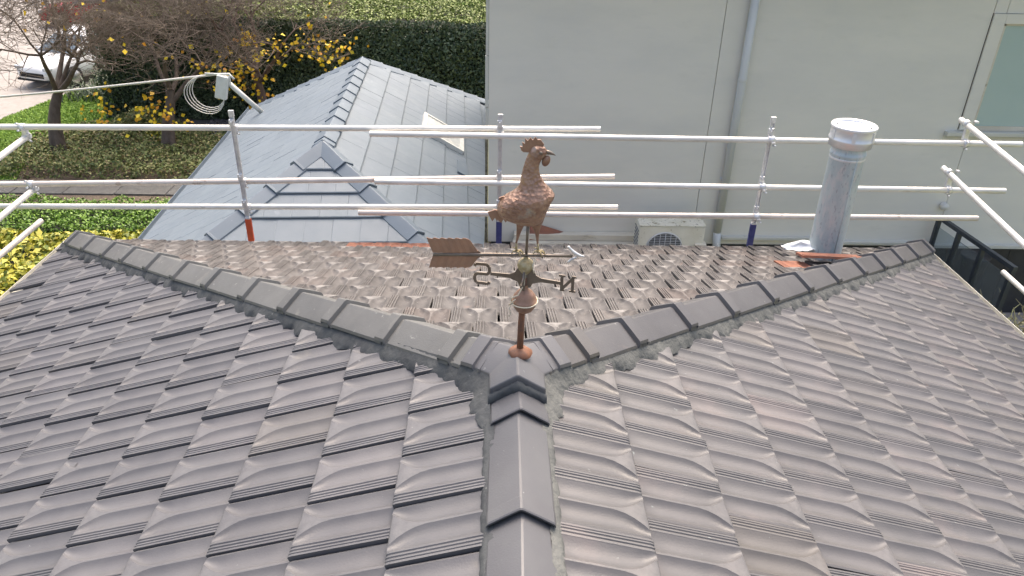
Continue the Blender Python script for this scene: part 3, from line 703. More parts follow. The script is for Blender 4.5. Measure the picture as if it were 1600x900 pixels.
head = [(126,888,925),(130,872,940),(140,858,955),(155,848,966),(172,840,968),(188,832,960),(203,825,945),(218,818,932),(235,812,922),(255,805,915),(275,799,912),(300,792,914),(325,786,922),(350,781,936),(375,777,952),(400,768,974),(420,755,994),(438,733,1014),(452,712,1024),(465,692,1029),(478,664,1024),(492,645,1014),(508,628,1004),(525,617,996),(545,609,986),(562,606,978),(580,606,971),(597,616,966),(612,632,961),(626,655,956),(640,690,951),(652,722,947),(662,742,943)]
m_ = MB(); slices(m_, head, 0.055); body = m_.build('rooster_body', m_feather, vane)
for rows in ([(640,738,835),(655,742,828),(668,745,818),(685,748,806),(705,749,796),(730,748,784),(755,747,774),(780,746,765),(805,741,756),(825,738,752)],
             [(640,840,952),(655,848,946),(668,853,941),(685,862,934),(705,872,927),(730,882,920),(755,889,917),(780,894,915),(805,898,914),(828,901,915)]):
    m_ = MB(); slices(m_, rows, 0.016, 12); lg = m_.build('rooster_leg', m_copper, vane)
    v0, a0, b0 = rows[-1]; fx = rx((a0+b0)/2, v0); fz = rz(v0)
    m_ = MB(); m_.tube([(fx,VY,fz+.004),(fx+.001,VY,fz-.008),(fx+.002,VY,za+.008)], [0.0034,0.003,0.004], 8)
    for (dx, dy) in ((0.024,0.010),(0.026,-0.008),(0.014,-0.020),(-0.014,-0.003)):
        m_.tube([(fx,VY,za+.012),(fx+dx*.55,VY+dy*.55,za+.014),(fx+dx,VY+dy,za+.003)], [0.003,0.003,0.0012], 6)
    m_.tube([(fx-.001,VY,za+.022),(fx-.012,VY,za+.026)], [0.0025,0.001], 6)
    m_.build('rooster_foot', m_brass, lg)
m_ = MB(); bk = Vector((rx(955,172), VY, rz(170)))
m_.tube([bk, bk+Vector((0.010,0,-0.001)), bk+Vector((0.022,0,-0.005)), bk+Vector((0.030,0,-0.010))], [0.0075,0.0062,0.0035,0.0006], 10); m_.build('rooster_beak', m_bronze, vane)
comb = [(862,165),(832,172),(800,170),(785,160),(776,132),(795,138),(792,104),(812,118),(812,80),(832,96),(850,74),(866,92),(886,70),(900,88),(920,86),(946,118),(940,135),(900,126),(872,138)]
m_ = MB(); m_.prism([(rx(u,v), rz(v)) for u, v in comb], VY-0.003, VY+0.003); m_.build('rooster_comb', m_copper, vane)
m_ = MB(); cx, cz = rx(962,228), rz(228)
m_.add([(cx+0.0125*math.cos(t_)*(1 if j == 0 else 0.8), VY+s_*0.005*(j == 1)+s_*0.001, cz+0.0165*math.sin(t_)*(1 if j == 0 else 0.8)+0.004*math.cos(t_)) for s_ in (-1,1) for j in (0,1) for t_ in [2*PI*k/16 for k in range(16)]],
       [(s_*32+k, s_*32+(k+1)%16, s_*32+16+(k+1)%16, s_*32+16+k) for s_ in (0,1) for k in range(16)]+[tuple(16+k for k in range(16)), tuple(48+k for k in range(16))]+[(k, (k+1)%16, 32+(k+1)%16, 32+k) for k in range(16)], True)
m_.build('rooster_wattle', m_copper, vane)
m_ = MB()
for s_ in (-1, 1): m_.lathe([(0.0055,0),(0.0055,0.0015),(0.003,0.003),(0,0.0035)], (rx(922,165), VY+s_*0.0165, rz(166)), 12, Matrix.Rotation(-s_*PI/2, 3, 'X'))
m_.build('rooster_eye', m_bronze, vane)
tails = [[(612,575),(590,572),(537,590),(552,622),(570,655),(590,628),(604,654),(622,620)],[(618,590),(600,622),(612,648),(636,668),(652,640),(668,664),(686,642),(660,610)],[(648,478),(622,490),(617,505),(648,500),(672,480)]]
m_ = MB()
for i, tp in enumerate(tails): m_.prism([(rx(u,v), rz(v)) for u, v in tp], VY-0.0025+0.0012*i, VY+0.0030+0.0012*i)
m_.build('rooster_tail', m_fletch, vane)
# feather ridges: proud scallops on the breast and wing
m_ = MB(); rf = random.Random(9)
for (v0, v1, u0, u1, cnt) in ((425,450,800,990,9),(455,475,760,1000,11),(485,505,700,985,13),(515,530,660,970,13),(545,560,650,960,13),(575,590,660,950,12),(600,612,700,940,9)):
    for i in range(cnt):
        u = u0+(u1-u0)*(i+0.5*((v0//25) % 2))/cnt; v = v0+(v1-v0)*i/cnt
        for (vv_, aa, bb) in head:
            if vv_ >= v: break
        cu = (aa+bb)/2; hw = (bb-aa)/2; q = max(0, 1-((u-cu)/hw)**2)
        ht = min(0.055, (rx(bb,v)-rx(aa,v))/2*0.72, 0.030+max(0, v-340)*0.00035)*q**0.42
        P_ = []
        for j in range(5):
            t_ = -1.2+2.4*j/4; P_.append((rx(u,v)+0.0085*math.sin(t_)-0.004, VY-ht+0.0006, rz(v)-0.008*math.cos(t_)+0.004))
        m_.tube(P_, [0.0003,0.0009,0.0012,0.0009,0.0003], 5)
m_.build('feather_scallops', m_copper, body)
# cord wound round the ball and hub
m_ = MB(); P_ = []
for i in range(40):
    t_ = i/39*2*PI; P_.append((bx+0.0415*math.cos(t_), VY+0.0415*math.sin(t_), 0.213+0.002*math.sin(t_*2)+0.004*math.cos(t_)))
m_.tube(P_, 0.0022, 6)
m_.tube([(bx-0.040,VY-0.012,0.213),(bx-0.044,VY-0.02,0.235),(bx-0.022,VY-0.036,0.255),(bx-0.004,VY-0.022,0.285),(bx-0.002,VY-0.012,0.315),(bx+0.020,VY-0.015,0.345),(bx+0.028,VY-0.012,0.372)], 0.0022, 6)
m_.tube([(bx-0.040,VY-0.012,0.216),(bx-0.048,VY-0.022,0.200),(bx-0.043,VY-0.026,0.18),(bx-0.050,VY-0.022,0.172)], 0.0018, 5)
m_.tube([(bx-0.036,VY-0.026,0.222),(bx-0.050,VY-0.020,0.210),(bx-0.030,VY-0.032,0.238)], 0.0018, 5)
m_.tube([(bx+0.025,VY-0.012,0.36),(bx+0.022,VY-0.014,0.335),(bx+0.026,VY-0.012,0.320)], 0.0020, 5)
m_.build('cord', m_string, vane)

vane.location = (0.0107, -0.0151, 0.1358); vane.scale = (0.964, 0.964, 0.964)   # seated on the apex crest
# ============================================================ FLUE, FLASHING, LOOSE TILE
fx, fy = 2.247, 2.762
fl = empty('flue_pipe', (fx,fy,-0.967), 'galvanised flue pipe with a wide cowl rising through the far roof slope', 'flue')
m_ = MB(); m_.lathe([(0.111,-0.08),(0.111,0.76),(0.114,0.765),(0.114,0.775),(0.110,0.78),(0.106,0.80),(0.106,0.90)], (fx,fy,-0.967), 40)
m_.tube([(fx+0.02,fy-0.1112,-0.97),(fx+0.02,fy-0.1112,-0.20)], 0.0022, 5)
m_.build('pipe', m_flue, fl)
m_ = MB(); m_.lathe([(0.111,0.735),(0.114,0.742),(0.111,0.749)], (fx,fy,-0.967), 40); m_.build('joint_ring', m_zinc, fl)
m_ = MB(); m_.lathe([(0.110,0.815),(0.136,0.823),(0.138,0.862),(0.142,0.866),(0.142,0.874),(0.138,0.878),(0.138,0.935),(0.143,0.94),(0.145,0.952),(0.141,0.960),(0.124,0.962),(0.112,0.953),(0.110,0.935)], (fx,fy,-0.967), 44)
for k in range(6):
    t_ = 2*PI*k/6+0.2; m_.box((fx+0.1395*math.cos(t_), fy+0.1395*math.sin(t_), -0.967+0.90), (0.006,0.022,0.066), Matrix.Rotation(t_, 3, 'Z'))
m_.build('cowl', m_fluecap, fl)
m_ = MB(); m_.lathe([(0.0,0.958),(0.06,0.956),(0.098,0.949),(0.100,0.940)], (fx,fy,-0.967), 36); m_.build('cowl_plate', m_fluecap, fl)
def roofz(y): return -T*y
# crumpled sheet
n = 18; vs = []; fs = []
for i in range(n+1):
    for j in range(n+1):
        a_ = i/n; b_ = j/n
        x = 1.985+0.30*a_+0.05*(b_-.5)*(1-a_); y = 2.80+0.26*(b_-0.5)*(0.35+0.65*a_)+0.03*math.sin(a_*9)+0.04*(1-a_)
        x += 0.02*math.sin(b_*11)
        z = roofz(y)+0.062+0.075*math.sin(PI*b_)*(0.4+a_)*0.8+0.034*fbm(x,y,0,9)+0.014*fbm(x,y,2,26)+0.025*max(0,a_-0.55)
        vs.append((x,y,z))
for i in range(n):
    for j in range(n): fs.append((i*(n+1)+j, i*(n+1)+j+1, (i+1)*(n+1)+j+1, (i+1)*(n+1)+j))
m_ = MB(); m_.add(vs, fs, True); o = m_.build('flashing_sheet', m_foil)
tagd(o, 'crumpled white flashing sheet lying on the tiles left of the flue foot', 'flashing')
# loose terracotta tile lying across the roof in front of the flue
bm = tile_bm(); me = bpy.data.meshes.new('loose_tile'); bm.to_mesh(me); bm.free(); me.materials.append(m_terra)
o = bpy.data.objects.new('loose_tile', me); COL.objects.link(o)
tagd(o, 'loose orange terracotta tile propped across the roof in front of the flue foot', 'roof tile')
X_ = Vector((-0.10,-0.90,0.28)).normalized(); Y_ = Vector((0.985,-0.06,0.06)); Y_ = (Y_-X_*Y_.dot(X_)).normalized(); Z_ = X_.cross(Y_)
if Z_.z < 0: X_ = -X_; Z_ = X_.cross(Y_)
o.matrix_world = Matrix.Translation((1.95,2.54,-0.825)) @ Matrix((X_,Y_,Z_)).transposed().to_4x4() @ Matrix.Diagonal((0.85,1.18,1.0,1)).to_4x4()

# ============================================================ EDGE GUARDRAIL
gr = empty('edge_guardrail', (0,3.45,-1.2), 'galvanised tube edge guardrail standing along the far eave of the tiled roof', 'guardrail')
def rail(p, q, mm, r_=0.0215, name='rail', sag=0.0):
    m_ = MB(); p = Vector(p); q = Vector(q); n = 9
    m_.tube([p+(q-p)*i/(n-1)+Vector((0,0,-sag*math.sin(PI*i/(n-1)))) for i in range(n)], r_, 16, cap=False)
    # wall thickness at the open ends
    d_ = (q-p).normalized()
    for e_, s_ in ((p, 1), (q, -1)):
        a_ = d_.orthogonal().normalized(); b_ = d_.cross(a_); vs = []; fs = []
        for rr in (r_, r_-0.004):
            for k in range(16): t_ = 2*PI*k/16; vs.append(e_+(a_*math.cos(t_)+b_*math.sin(t_))*rr)
        for k in range(16): t_ = 2*PI*k/16; vs.append(e_+d_*s_*0.05+(a_*math.cos(t_)+b_*math.sin(t_))*(r_-0.004))
        for k in range(16): fs.append((k,(k+1)%16,16+(k+1)%16,16+k)); fs.append((16+k,16+(k+1)%16,32+(k+1)%16,32+k))
        fs.append(tuple(32+k for k in range(16))); m_.add(vs, fs)
    return m_.build(name, mm, gr, fixn=False)
rail((-6.2,3.45,-0.352),(0.701,3.45,-0.278), m_galv)
rail((-0.98,3.385,-0.316),(3.83,3.385,-0.326), m_galv)
rail((-6.2,3.45,-0.835),(0.837,3.45,-0.645), m_galvpink)
rail((-0.97,3.385,-0.684),(3.83,3.385,-0.695), m_galv)
rail((-6.2,3.45,-0.975),(0.883,3.45,-0.897), m_galv)
rail((-1.11,3.385,-0.938),(3.69,3.385,-0.925), m_galvpink)
# returns running back along the side eaves
rail((3.41,3.53,-0.19),(3.41,-1.5,-0.75), m_galv)
rail((3.39,3.53,-0.57),(3.39,-1.5,-1.12), m_galv)
rail((4.15,3.517,-1.462),(4.15,-1.5,-1.70), m_galv)
rail((-3.50,3.50,-0.40),(-3.50,-1.5,-0.78), m_galv)
rail((-3.56,3.50,-0.81),(-3.56,-1.5,-1.10), m_galv)
rail((-3.60,3.50,-1.09),(-3.60,-1.5,-1.20), m_galvpink)
def railz(side, lvl, x):
    if side == 1: return [(-0.278-0.0107*(0.70-x)),(-0.645-0.027*(0.84-x)),(-0.897-0.0113*(0.88-x))][lvl]
    return [-0.318,-0.688,-0.932][lvl]
def post(x, y, side, sleeve, topz):
    m_ = MB()
    # flat channel post of two thin flanges with a web
    m_.box((x, y, (topz-1.24)/2), (0.030, 0.006, topz+1.24)); m_.box((x-0.014, y-0.008, (topz-1.24)/2), (0.003, 0.014, topz+1.24)); m_.box((x+0.014, y-0.008, (topz-1.24)/2), (0.003, 0.014, topz+1.24))
    p_ = m_.build('post', m_zinc, gr)
    for lv in range(3):
        zz = railz(side, lv, x); ry = 3.45 if side == 1 else 3.385
        m_ = MB(); m_.tube([(x-0.024,ry,zz),(x+0.024,ry,zz)], 0.0275, 18)
        m_.box((x,(ry+y)/2,zz), (0.040, abs(ry-y)+0.01, 0.05)); m_.box((x+0.012,ry-0.028,zz-0.016), (0.028,0.012,0.014), bev=0.002)
        m_.box((x-0.004,y-0.012,zz+0.052), (0.034,0.03,0.05), bev=0.003)
        m_.tube([(x-0.004,y-0.04,zz+0.060),(x-0.004,y+0.012,zz+0.060)], 0.006, 8)
        m_.tube([(x+0.012,ry-0.02,zz-0.036),(x+0.034,ry-0.035,zz-0.036)], 0.007, 8)
        m_.tube([(x-0.002,ry-0.02,zz+0.070),(x-0.010,ry-0.030,zz+0.094)], 0.005, 6)
        m_.build('clamp', m_zinc, p_)
    m_ = MB(); m_.box((x, y-0.004, -1.105), (0.046, 0.026, 0.19), bev=0.004); m_.build('sleeve', sleeve, p_)
    m_ = MB(); m_.box((x, y-0.004, -1.003), (0.036, 0.03, 0.016), bev=0.003); m_.build('foot_bracket', m_zinc, p_)
    m_ = MB(); m_.box((x, y-0.006, topz+0.012), (0.038,0.02,0.045), bev=0.003); m_.build('post_head', m_zinc, p_)
post(-1.965, 3.415, 1, m_orange, -0.20)
post(-0.035, 3.420, 1, m_navy, -0.20)
post(1.955, 3.420, 2, m_navy, -0.19)
def coupler(c_, ax1, ax2, name='coupler'):
    m_ = MB(); c_ = Vector(c_)
    m_.tube([c_-Vector(ax1)*0.02+Vector((0,0,0.0)), c_+Vector(ax1)*0.02], 0.029, 16)
    m_.build(name, m_zinc, gr)
for (cx, cz1, cz2) in ((3.41,-0.185,-0.326),(3.39,-0.565,-0.694)):
    m_ = MB(); yy = 3.44
    m_.tube([(cx,yy-0.02,cz1-0.011),(cx,yy+0.02,cz1-0.007)], 0.028, 16); m_.tube([(cx-0.02,3.385,cz2),(cx+0.02,3.385,cz2)], 0.028, 16)
    m_.box((cx,3.415,(cz1+cz2)/2), (0.036,0.03,abs(cz1-cz2)-0.03), bev=0.004)
    for dz in (0.02,-0.03): m_.tube([(cx+0.03,yy-0.03,cz1+dz),(cx+0.045,yy-0.06,cz1+dz)], 0.008, 8); m_.tube([(cx-0.01,3.36,cz2+dz),(cx-0.01,3.325,cz2+dz)], 0.007, 8)
    m_.build('coupler', m_zinc, gr)
for (cx, cz1, cz2) in ((-3.50,-0.40,-0.325),(-3.56,-0.81,-0.765)):
    m_ = MB(); yy = 3.47
    m_.tube([(cx,yy-0.02,cz1),(cx,yy+0.02,cz1)], 0.028, 16); m_.tube([(cx-0.02,3.45,cz2),(cx+0.02,3.45,cz2)], 0.028, 16)
    m_.box((cx+0.01,3.452,(cz1+cz2)/2), (0.036,0.036,0.06), bev=0.004)
    for dz in (0.03,-0.02): m_.tube([(cx+0.03,3.44,cz1+dz),(cx+0.055,3.42,cz1+dz)], 0.008, 8); m_.tube([(cx-0.01,3.43,cz2+dz),(cx-0.01,3.40,cz2+dz+0.01)], 0.007, 8)
    m_.build('coupler', m_zinc, gr)

# ============================================================ GREY BUILDING
WY = 6.50
gb = empty('grey_building', (4,WY+3,-5.3), 'two-storey building clad in smooth grey-green panels beside the tiled roof', 'building')
def part_box(name, mm, par, x0, x1, y0, y1, z0, z1, bev=0.0):
    m_ = MB(); m_.box(((x0+x1)/2,(y0+y1)/2,(z0+z1)/2), (x1-x0,y1-y0,z1-z0), bev=bev); return m_.build(name, mm, par)
part_box('wall_core', m_under, gb, -0.10, 12.0, WY+0.03, 13.0, -5.3, 1.3)
ZB = -2.66
part_box('wall_panel', m_wall, gb, -0.145, 2.372, WY, WY+0.029, ZB, 1.3)
part_box('wall_panel', m_wall, gb, 2.379, 5.262, WY, WY+0.029, ZB, 1.3)
part_box('wall_panel', m_wall, gb, 5.2625, 5.405, WY, WY+0.029, ZB, -1.17)
part_box('wall_panel', m_wall, gb, 5.270, 5.405, WY, WY+0.029, 0.115, 1.3)
part_box('wall_panel', m_wall, gb, 5.412, 7.6, WY, WY+0.029, 0.115, 1.3)
part_box('wall_panel', m_wall, gb, 5.412, 9.0, WY, WY+0.029, ZB, -1.25)
part_box('wall_panel', m_wall, gb, 7.607, 12.0, WY, WY+0.029, -1.246, 1.3)
for x0, x1 in ((-0.10,1.6),(1.606,3.2),(3.206,4.8),(4.806,5.6),(5.606,6.0),(6.006,6.4),(6.406,6.8),(6.806,7.2),(7.206,9.0),(9.006,12)):
    part_box('base_cladding', m_black, gb, x0, x1, WY-0.01, WY+0.028, -5.3, ZB-0.004)
for k in range(5):                                              # lapped board ends down the left corner
    z1 = 1.3-0.46*k*1.25; part_box('corner_board', m_trim, gb, -0.178-(0.006 if k % 2 else 0), -0.148, WY-0.006, WY+0.05, max(z1-0.565, -1.36), z1)
part_box('corner_flashing', m_moss, gb, -0.182, -0.150, WY-0.004, WY+0.05, -5.3, -1.366)
m_ = MB(); m_.box((-0.125,9.8,-2.0), (0.02,6.5,6.6)); m_.build('side_wall', m_wall, gb)
part_box('eave_soffit', m_trim, gb, -0.4, 12.3, WY-0.42, WY+0.02, 0.98, 1.02)
part_box('eave_fascia', m_trim, gb, -0.4, 12.3, WY-0.46, WY-0.421, 0.93, 1.12)
# window
win = MB(); GX0, GX1, GZ0, GZ1 = 5.412, 7.55, -1.16, 0.01
win.box(((5.272+5.408)/2, WY-0.012, (0.112-1.162)/2), (0.136,0.024,0.112+1.162))
win.box(((5.409+7.6)/2, WY-0.013, 0.0615), (2.191,0.026,0.10)); win.box((7.58,WY-0.012,-0.575),(0.05,0.024,1.16))
wn = win.build('window', m_wall, gb)
m_ = MB(); m_.box((6.37,WY-0.03,-1.203),(2.50,0.085,0.045), bev=0.004); m_.box((6.37,WY-0.014,-1.238),(2.50,0.05,0.022)); m_.build('sill', m_trim, wn)
m_ = MB(); m_.box((6.49,WY+0.012,-1.150),(2.13,0.03,0.055)); m_.box((5.43,WY+0.012,-0.55),(0.03,0.03,1.14)); m_.box((6.49,WY+0.012,-0.002),(2.13,0.03,0.02)); m_.build('frame', m_board, wn)
part_box('glass', m_teal, wn, 5.445, 7.54, WY+0.008, WY+0.014, -1.122, -0.012)
# downpipe
m_ = MB(); m_.tube([(2.655,WY-0.055,1.0),(2.657,WY-0.055,-2.50)], 0.046, 20); m_.lathe([(0.046,-0.03),(0.0485,-0.026),(0.0485,0.026),(0.046,0.03)], (2.656,WY-0.055,-0.62), 20)
m_.tube([(2.657,WY-0.055,-2.48),(2.66,WY-0.07,-2.60),(2.66,WY-0.12,-2.66)], 0.048, 20); dp = m_.build('downpipe', m_pipe, gb)
m_ = MB()
for z in (0.35,-1.8): m_.box((2.656,WY-0.02,z),(0.115,0.05,0.022))
m_.build('pipe_strap', m_pipe, dp)
# ledges at the wall foot
m_ = MB(); m_.box((1.05,WY-0.06,-2.545),(1.75,0.11,0.07)); m_.build('ledge_board', m_board, gb)
m_ = MB(); m_.box((1.05,WY-0.13,-2.605),(1.78,0.13,0.035)); m_.build('ledge_board', m_board, gb)
m_ = MB(); m_.box((1.05,WY-0.20,-2.675),(1.80,0.15,0.06)); m_.box((1.05,WY-0.23,-2.76),(1.80,0.11,0.10)); m_.build('ledge_board', m_board, gb)
m_ = MB(); m_.add([(0.36,WY-0.08,-2.50),(0.78,WY-0.03,-2.505),(0.52,WY-0.01,-2.43),(0.36,WY-0.01,-2.40),(0.36,WY-0.12,-2.58),(0.66,WY-0.10,-2.515)], [(0,1,2,3),(0,4,5,1)]); m_.build('lifted_flashing', m_terra, gb)
m_ = MB(); m_.box((3.40,WY-0.035,-2.555),(1.36,0.07,0.03)); m_.build('wall_trim', m_trim, gb)
m_ = MB(); m_.box((4.72,WY-0.035,-2.600),(1.16,0.07,0.028)); m_.build('wall_trim', m_trim, gb)
m_ = MB(); m_.box((7.35,WY-0.030,-2.640),(3.9,0.06,0.035)); m_.build('wall_trim', m_trim, gb)
m_ = MB(); m_.lathe([(0.0,0.03),(0.030,0.026),(0.042,0.012),(0.045,0.0),(0.045,-0.05)], (5.37,WY-0.06,-2.106), 18, Matrix.Rotation(PI/2, 3, 'X'))
o = m_.build('wall_sensor', m_white); tagd(o, 'small round white sensor on the grey wall above the dark balustrade', 'sensor')
# air conditioner
ac = empty('air_conditioner', (2.05,6.12,-2.9), 'aged white outdoor air conditioner with stained top against the grey wall', 'air conditioner')
ax0, ax1, ay0, ay1, az0, az1 = 1.61, 2.37, 6.00, 6.30, -2.78, -2.21
part_box('casing', m_ac, ac, ax0, ax1, ay0, ay1, az0, az1, bev=0.012)
m_ = MB(); m_.box(((ax0+ax1)/2,(ay0+ay1)/2,az1+0.008),(ax1-ax0+0.012,ay1-ay0+0.012,0.014), bev=0.004); m_.build('top_panel', m_actop, ac)
m_ = MB(); RX = Matrix.Rotation(PI/2, 3, 'X'); fcx, fcz = 1.915, -2.50
m_.lathe([(0,0.0),(0.205,0.0),(0.212,0.006),(0.212,-0.01)], (fcx,ay0-0.003,fcz), 36, RX); m_.build('fan_opening', m_acdark, ac)
m_ = MB()
for k in range(-9, 10):
    zz = k*0.0215; hw = math.sqrt(max(0, 0.208**2-zz*zz))
    if hw > 0.02: m_.tube([(fcx-hw,ay0-0.014,fcz+zz),(fcx+hw,ay0-0.014,fcz+zz)], 0.0032, 5)
for k in range(-3, 4):
    xx = k*0.062; hh = math.sqrt(0.208**2-xx*xx); m_.tube([(fcx+xx,ay0-0.019,fcz-hh),(fcx+xx,ay0-0.019,fcz+hh)], 0.0035, 5)
m_.lathe([(0.206,-0.006),(0.212,0.012),(0.219,0.012),(0.222,-0.004)], (fcx,ay0-0.006,fcz), 36, RX)
m_.build('fan_grille', m_acgrey, ac)
m_ = MB()
for k in range(11): m_.box((ax0-0.003,ay0+0.15,az0+0.07+k*0.042),(0.006,0.22,0.012))
m_.build('side_louvre', m_acdark, ac)
part_box('valve_cover', m_board, ac, ax1-0.10, ax1+0.035, ay0-0.03, ay0+0.08, -2.53, -2.42, bev=0.006)
m_ = MB(); m_.tube([(ax1,ay0+0.03,-2.50),(ax1+0.12,ay0+0.02,-2.51),(ax1+0.22,ay0+0.10,-2.52)], 0.014, 10); m_.tube([(ax1+0.20,ay0+0.08,-2.46),(ax1+0.22,ay0+0.09,-2.66)], 0.012, 8); m_.build('refrigerant_pipe', m_white, ac)
part_box('mounting_tray', m_board, ac, ax0, ax1+0.18, ay0+0.02, WY-0.02, az0-0.06, az0-0.004)
# balustrade beside the wall
bl = empty('glazed_balustrade', (5.4,5.8,-3.4), 'dark steel balustrade with glass panels running out from the grey wall', 'balustrade')
bz = -2.235
def bpx(y): return 5.345+(6.3-y)*0.09
m_ = MB(); m_.box((bpx(5.75),5.75,bz),(0.05,1.36,0.045),Matrix.Rotation(0.09,3,'Z')); m_.build('top_rail', m_navyframe, bl)
ys = [6.42,6.02,5.60,5.10]
for y in ys: part_box('post', m_navyframe, bl, bpx(y)-0.024, bpx(y)+0.024, y-0.024, y+0.024, -3.6, bz-0.022)
for a_, b_ in zip(ys[:-1], ys[1:]):
    m_ = MB(); m_.box((bpx((a_+b_)/2)+0.004,(a_+b_)/2,-2.85),(0.010,abs(a_-b_)-0.06,1.0),Matrix.Rotation(0.09,3,'Z'))
    m_.build('glass_panel', m_clear, bl)
m_ = MB(); m_.lathe([(0,0.0),(0.16,0.0),(0.17,0.02),(0.155,-0.02),(0.12,-0.5),(0,-0.5)], (5.75,6.15,-2.62), 20); o = m_.build('plant_pot', m_black); tagd(o, 'tall black pot behind the glass balustrade next to the grey wall', 'pot')
part_box('balcony_floor', m_asph, bl, 5.2, 7.2, 5.0, 6.48, -3.7, -3.6)

# ============================================================ BLUE ROOFED HOUSE
psi = -0.047; BX = Vector((math.cos(psi), -math.sin(psi), 0)); BY = Vector((math.sin(psi), math.cos(psi), 0)); BZ = Vector((0,0,1))
BR1 = Vector((-2.05,6.531,-1.463)); TB = 0.607; BLn = 4.35; BW = 2.52; BWR = 2.25; bcs = math.sqrt(1+TB*TB); bco = 1/bcs; bsi = TB/bcs
bh = empty('blue_roofed_house', (BR1.x,BR1.y+2,-5.3), 'low house with a pale blue-grey flat-tiled hip roof beyond the guardrail', 'house')
def bpt(a_, l, z): return BR1+BX*a_+BY*l+BZ*z              # across, along, height relative to the ridge
def btile_bm(wd=0.2985, ln=0.37, th=0.020):
    bm = bmesh.new(); tl_ = 0.024
    def z(v): return tl_*(1-v/0.33)
    P = []
    for u in (0.0, 0.006, wd-0.006, wd):
        for v in (0.0, 0.012, ln): P.append((u, v, z(v)-(0.0015 if u in (0.0, wd) else 0)-(0.006 if v == 0 else 0)))
    vv = [bm.verts.new(p) for p in P]
    for i in range(3):
        for j in range(2): bm.faces.new([vv[i*3+j], vv[(i+1)*3+j], vv[(i+1)*3+j+1], vv[i*3+j+1]])
    lo = [bm.verts.new((vv[i*3].co.x, 0, vv[i*3].co.z-th)) for i in range(4)]
    for i in range(3): bm.faces.new([vv[i*3], lo[i], lo[i+1], vv[(i+1)*3]])
    s0 = [bm.verts.new((vv[k].co.x, vv[k].co.y, vv[k].co.z-th)) for k in (0,1,2)]
    s1 = [bm.verts.new((vv[9+k].co.x, vv[9+k].co.y, vv[9+k].co.z-th)) for k in (0,1,2)]
    for k in range(2): bm.faces.new([vv[k], vv[k+1], s0[k+1], s0[k]]); bm.faces.new([vv[9+k], s1[k], s1[k+1], vv[9+k+1]])
    bmesh.ops.recalc_face_normals(bm, faces=bm.faces[:]); return bm
bm = btile_bm(); bme2 = bpy.data.meshes.new('flat_roof_tile'); bm.to_mesh(bme2); bm.free(); bme2.materials.append(m_blue)
bt = []; rb = random.Random(21)
faces = {'N': (BX, (BY+BZ*TB).normalized(), Vector((0,0,0))), 'E': (BY, (-BX+BZ*TB).normalized(), None), 'W': (-BY, (BX+BZ*TB).normalized(), None)}
def badd(face):
    U, V_, _ = faces[face]; N_ = U.cross(V_)
    wd = 0.30; g_ = 0.33 if face == 'N' else 0.362; d0_ = 0.375 if face == 'N' else 0.135; nC = {'N': 9, 'E': 7, 'W': 9}[face]; wmax = {'N': BW, 'E': BWR, 'W': BW}[face]
    for k in range(nC):
        dk = d0_+g_*k; across = dk*bco; acrossU = (dk-g_)*bco
        if across > wmax+0.12: break
        off = 0.15*(k % 2)+0.04
        for m_i in range(-14, 30):
            al = m_i*wd+off
            if face == 'N':
                if al+wd < -across+0.02 or al > across-0.02: continue
                if al > BWR+0.02: continue
                O = bpt(al, -across, -across*TB); clip = al < -acrossU+0.03 or al+wd > acrossU-0.03
            elif face == 'E':
                if al+wd < -across+0.02 or al > BLn+across-0.02: continue
                O = bpt(across, al, -across*TB); clip = al < -acrossU+0.03 or al+wd > BLn+acrossU-0.03
            else:
                if al+wd < -across+0.02 or al > BLn+across-0.02: continue
                O = bpt(-across, al+wd, -across*TB); clip = al < -acrossU+0.03 or al+wd > BLn+acrossU-0.03
            clip = clip or k == 0 or face == 'E' and O.x > -0.75 or face == 'N' and O.x > -0.6
            m4 = Matrix.Translation(O+N_*abs(rb.gauss(0,0.0012))) @ Matrix((U, V_, N_)).transposed().to_4x4() @ Matrix.Rotation(rb.gauss(0,0.004),4,'Y') @ Matrix.Rotation(rb.gauss(0,0.004),4,'Z') @ Matrix.Diagonal((1, g_/0.33, 1, 1))
            bt.append(dict(face=face, s=g_/0.33, mw=m4, clip=clip, cen=O+U*0.15+V_*0.16))
for f_ in 'NEW': badd(f_)
def bcut(t):
    bm = btile_bm(); bm.transform(t['mw'])
    def cut(co_, no): bmesh.ops.bisect_plane(bm, geom=bm.verts[:]+bm.edges[:]+bm.faces[:], plane_co=co_, plane_no=no, clear_inner=True)
    f_ = t['face']; fa = BR1+BY*BLn
    if f_ == 'N': cut(BR1, -BY-BX); cut(BR1, -BY+BX); 
    if f_ == 'E': cut(BR1, BX+BY); cut(fa, BX-BY); cut(BR1, BX)
    if f_ == 'W': cut(BR1, -BX+BY); cut(fa, -BX-BY); cut(BR1, -BX)
    if f_ in 'NE': cut(Vector((-0.186,0,0)), Vector((-1,0,0)))
    if f_ == 'N': pass
    return bm
for t in bt:
    x, y, z = cam_uv(t['cen']); t['key'] = ({'N':0.0,'E':1.0,'W':2.6}[t['face']])+z*0.06+(0 if abs(x) < .7 and abs(y) < .42 else 50)
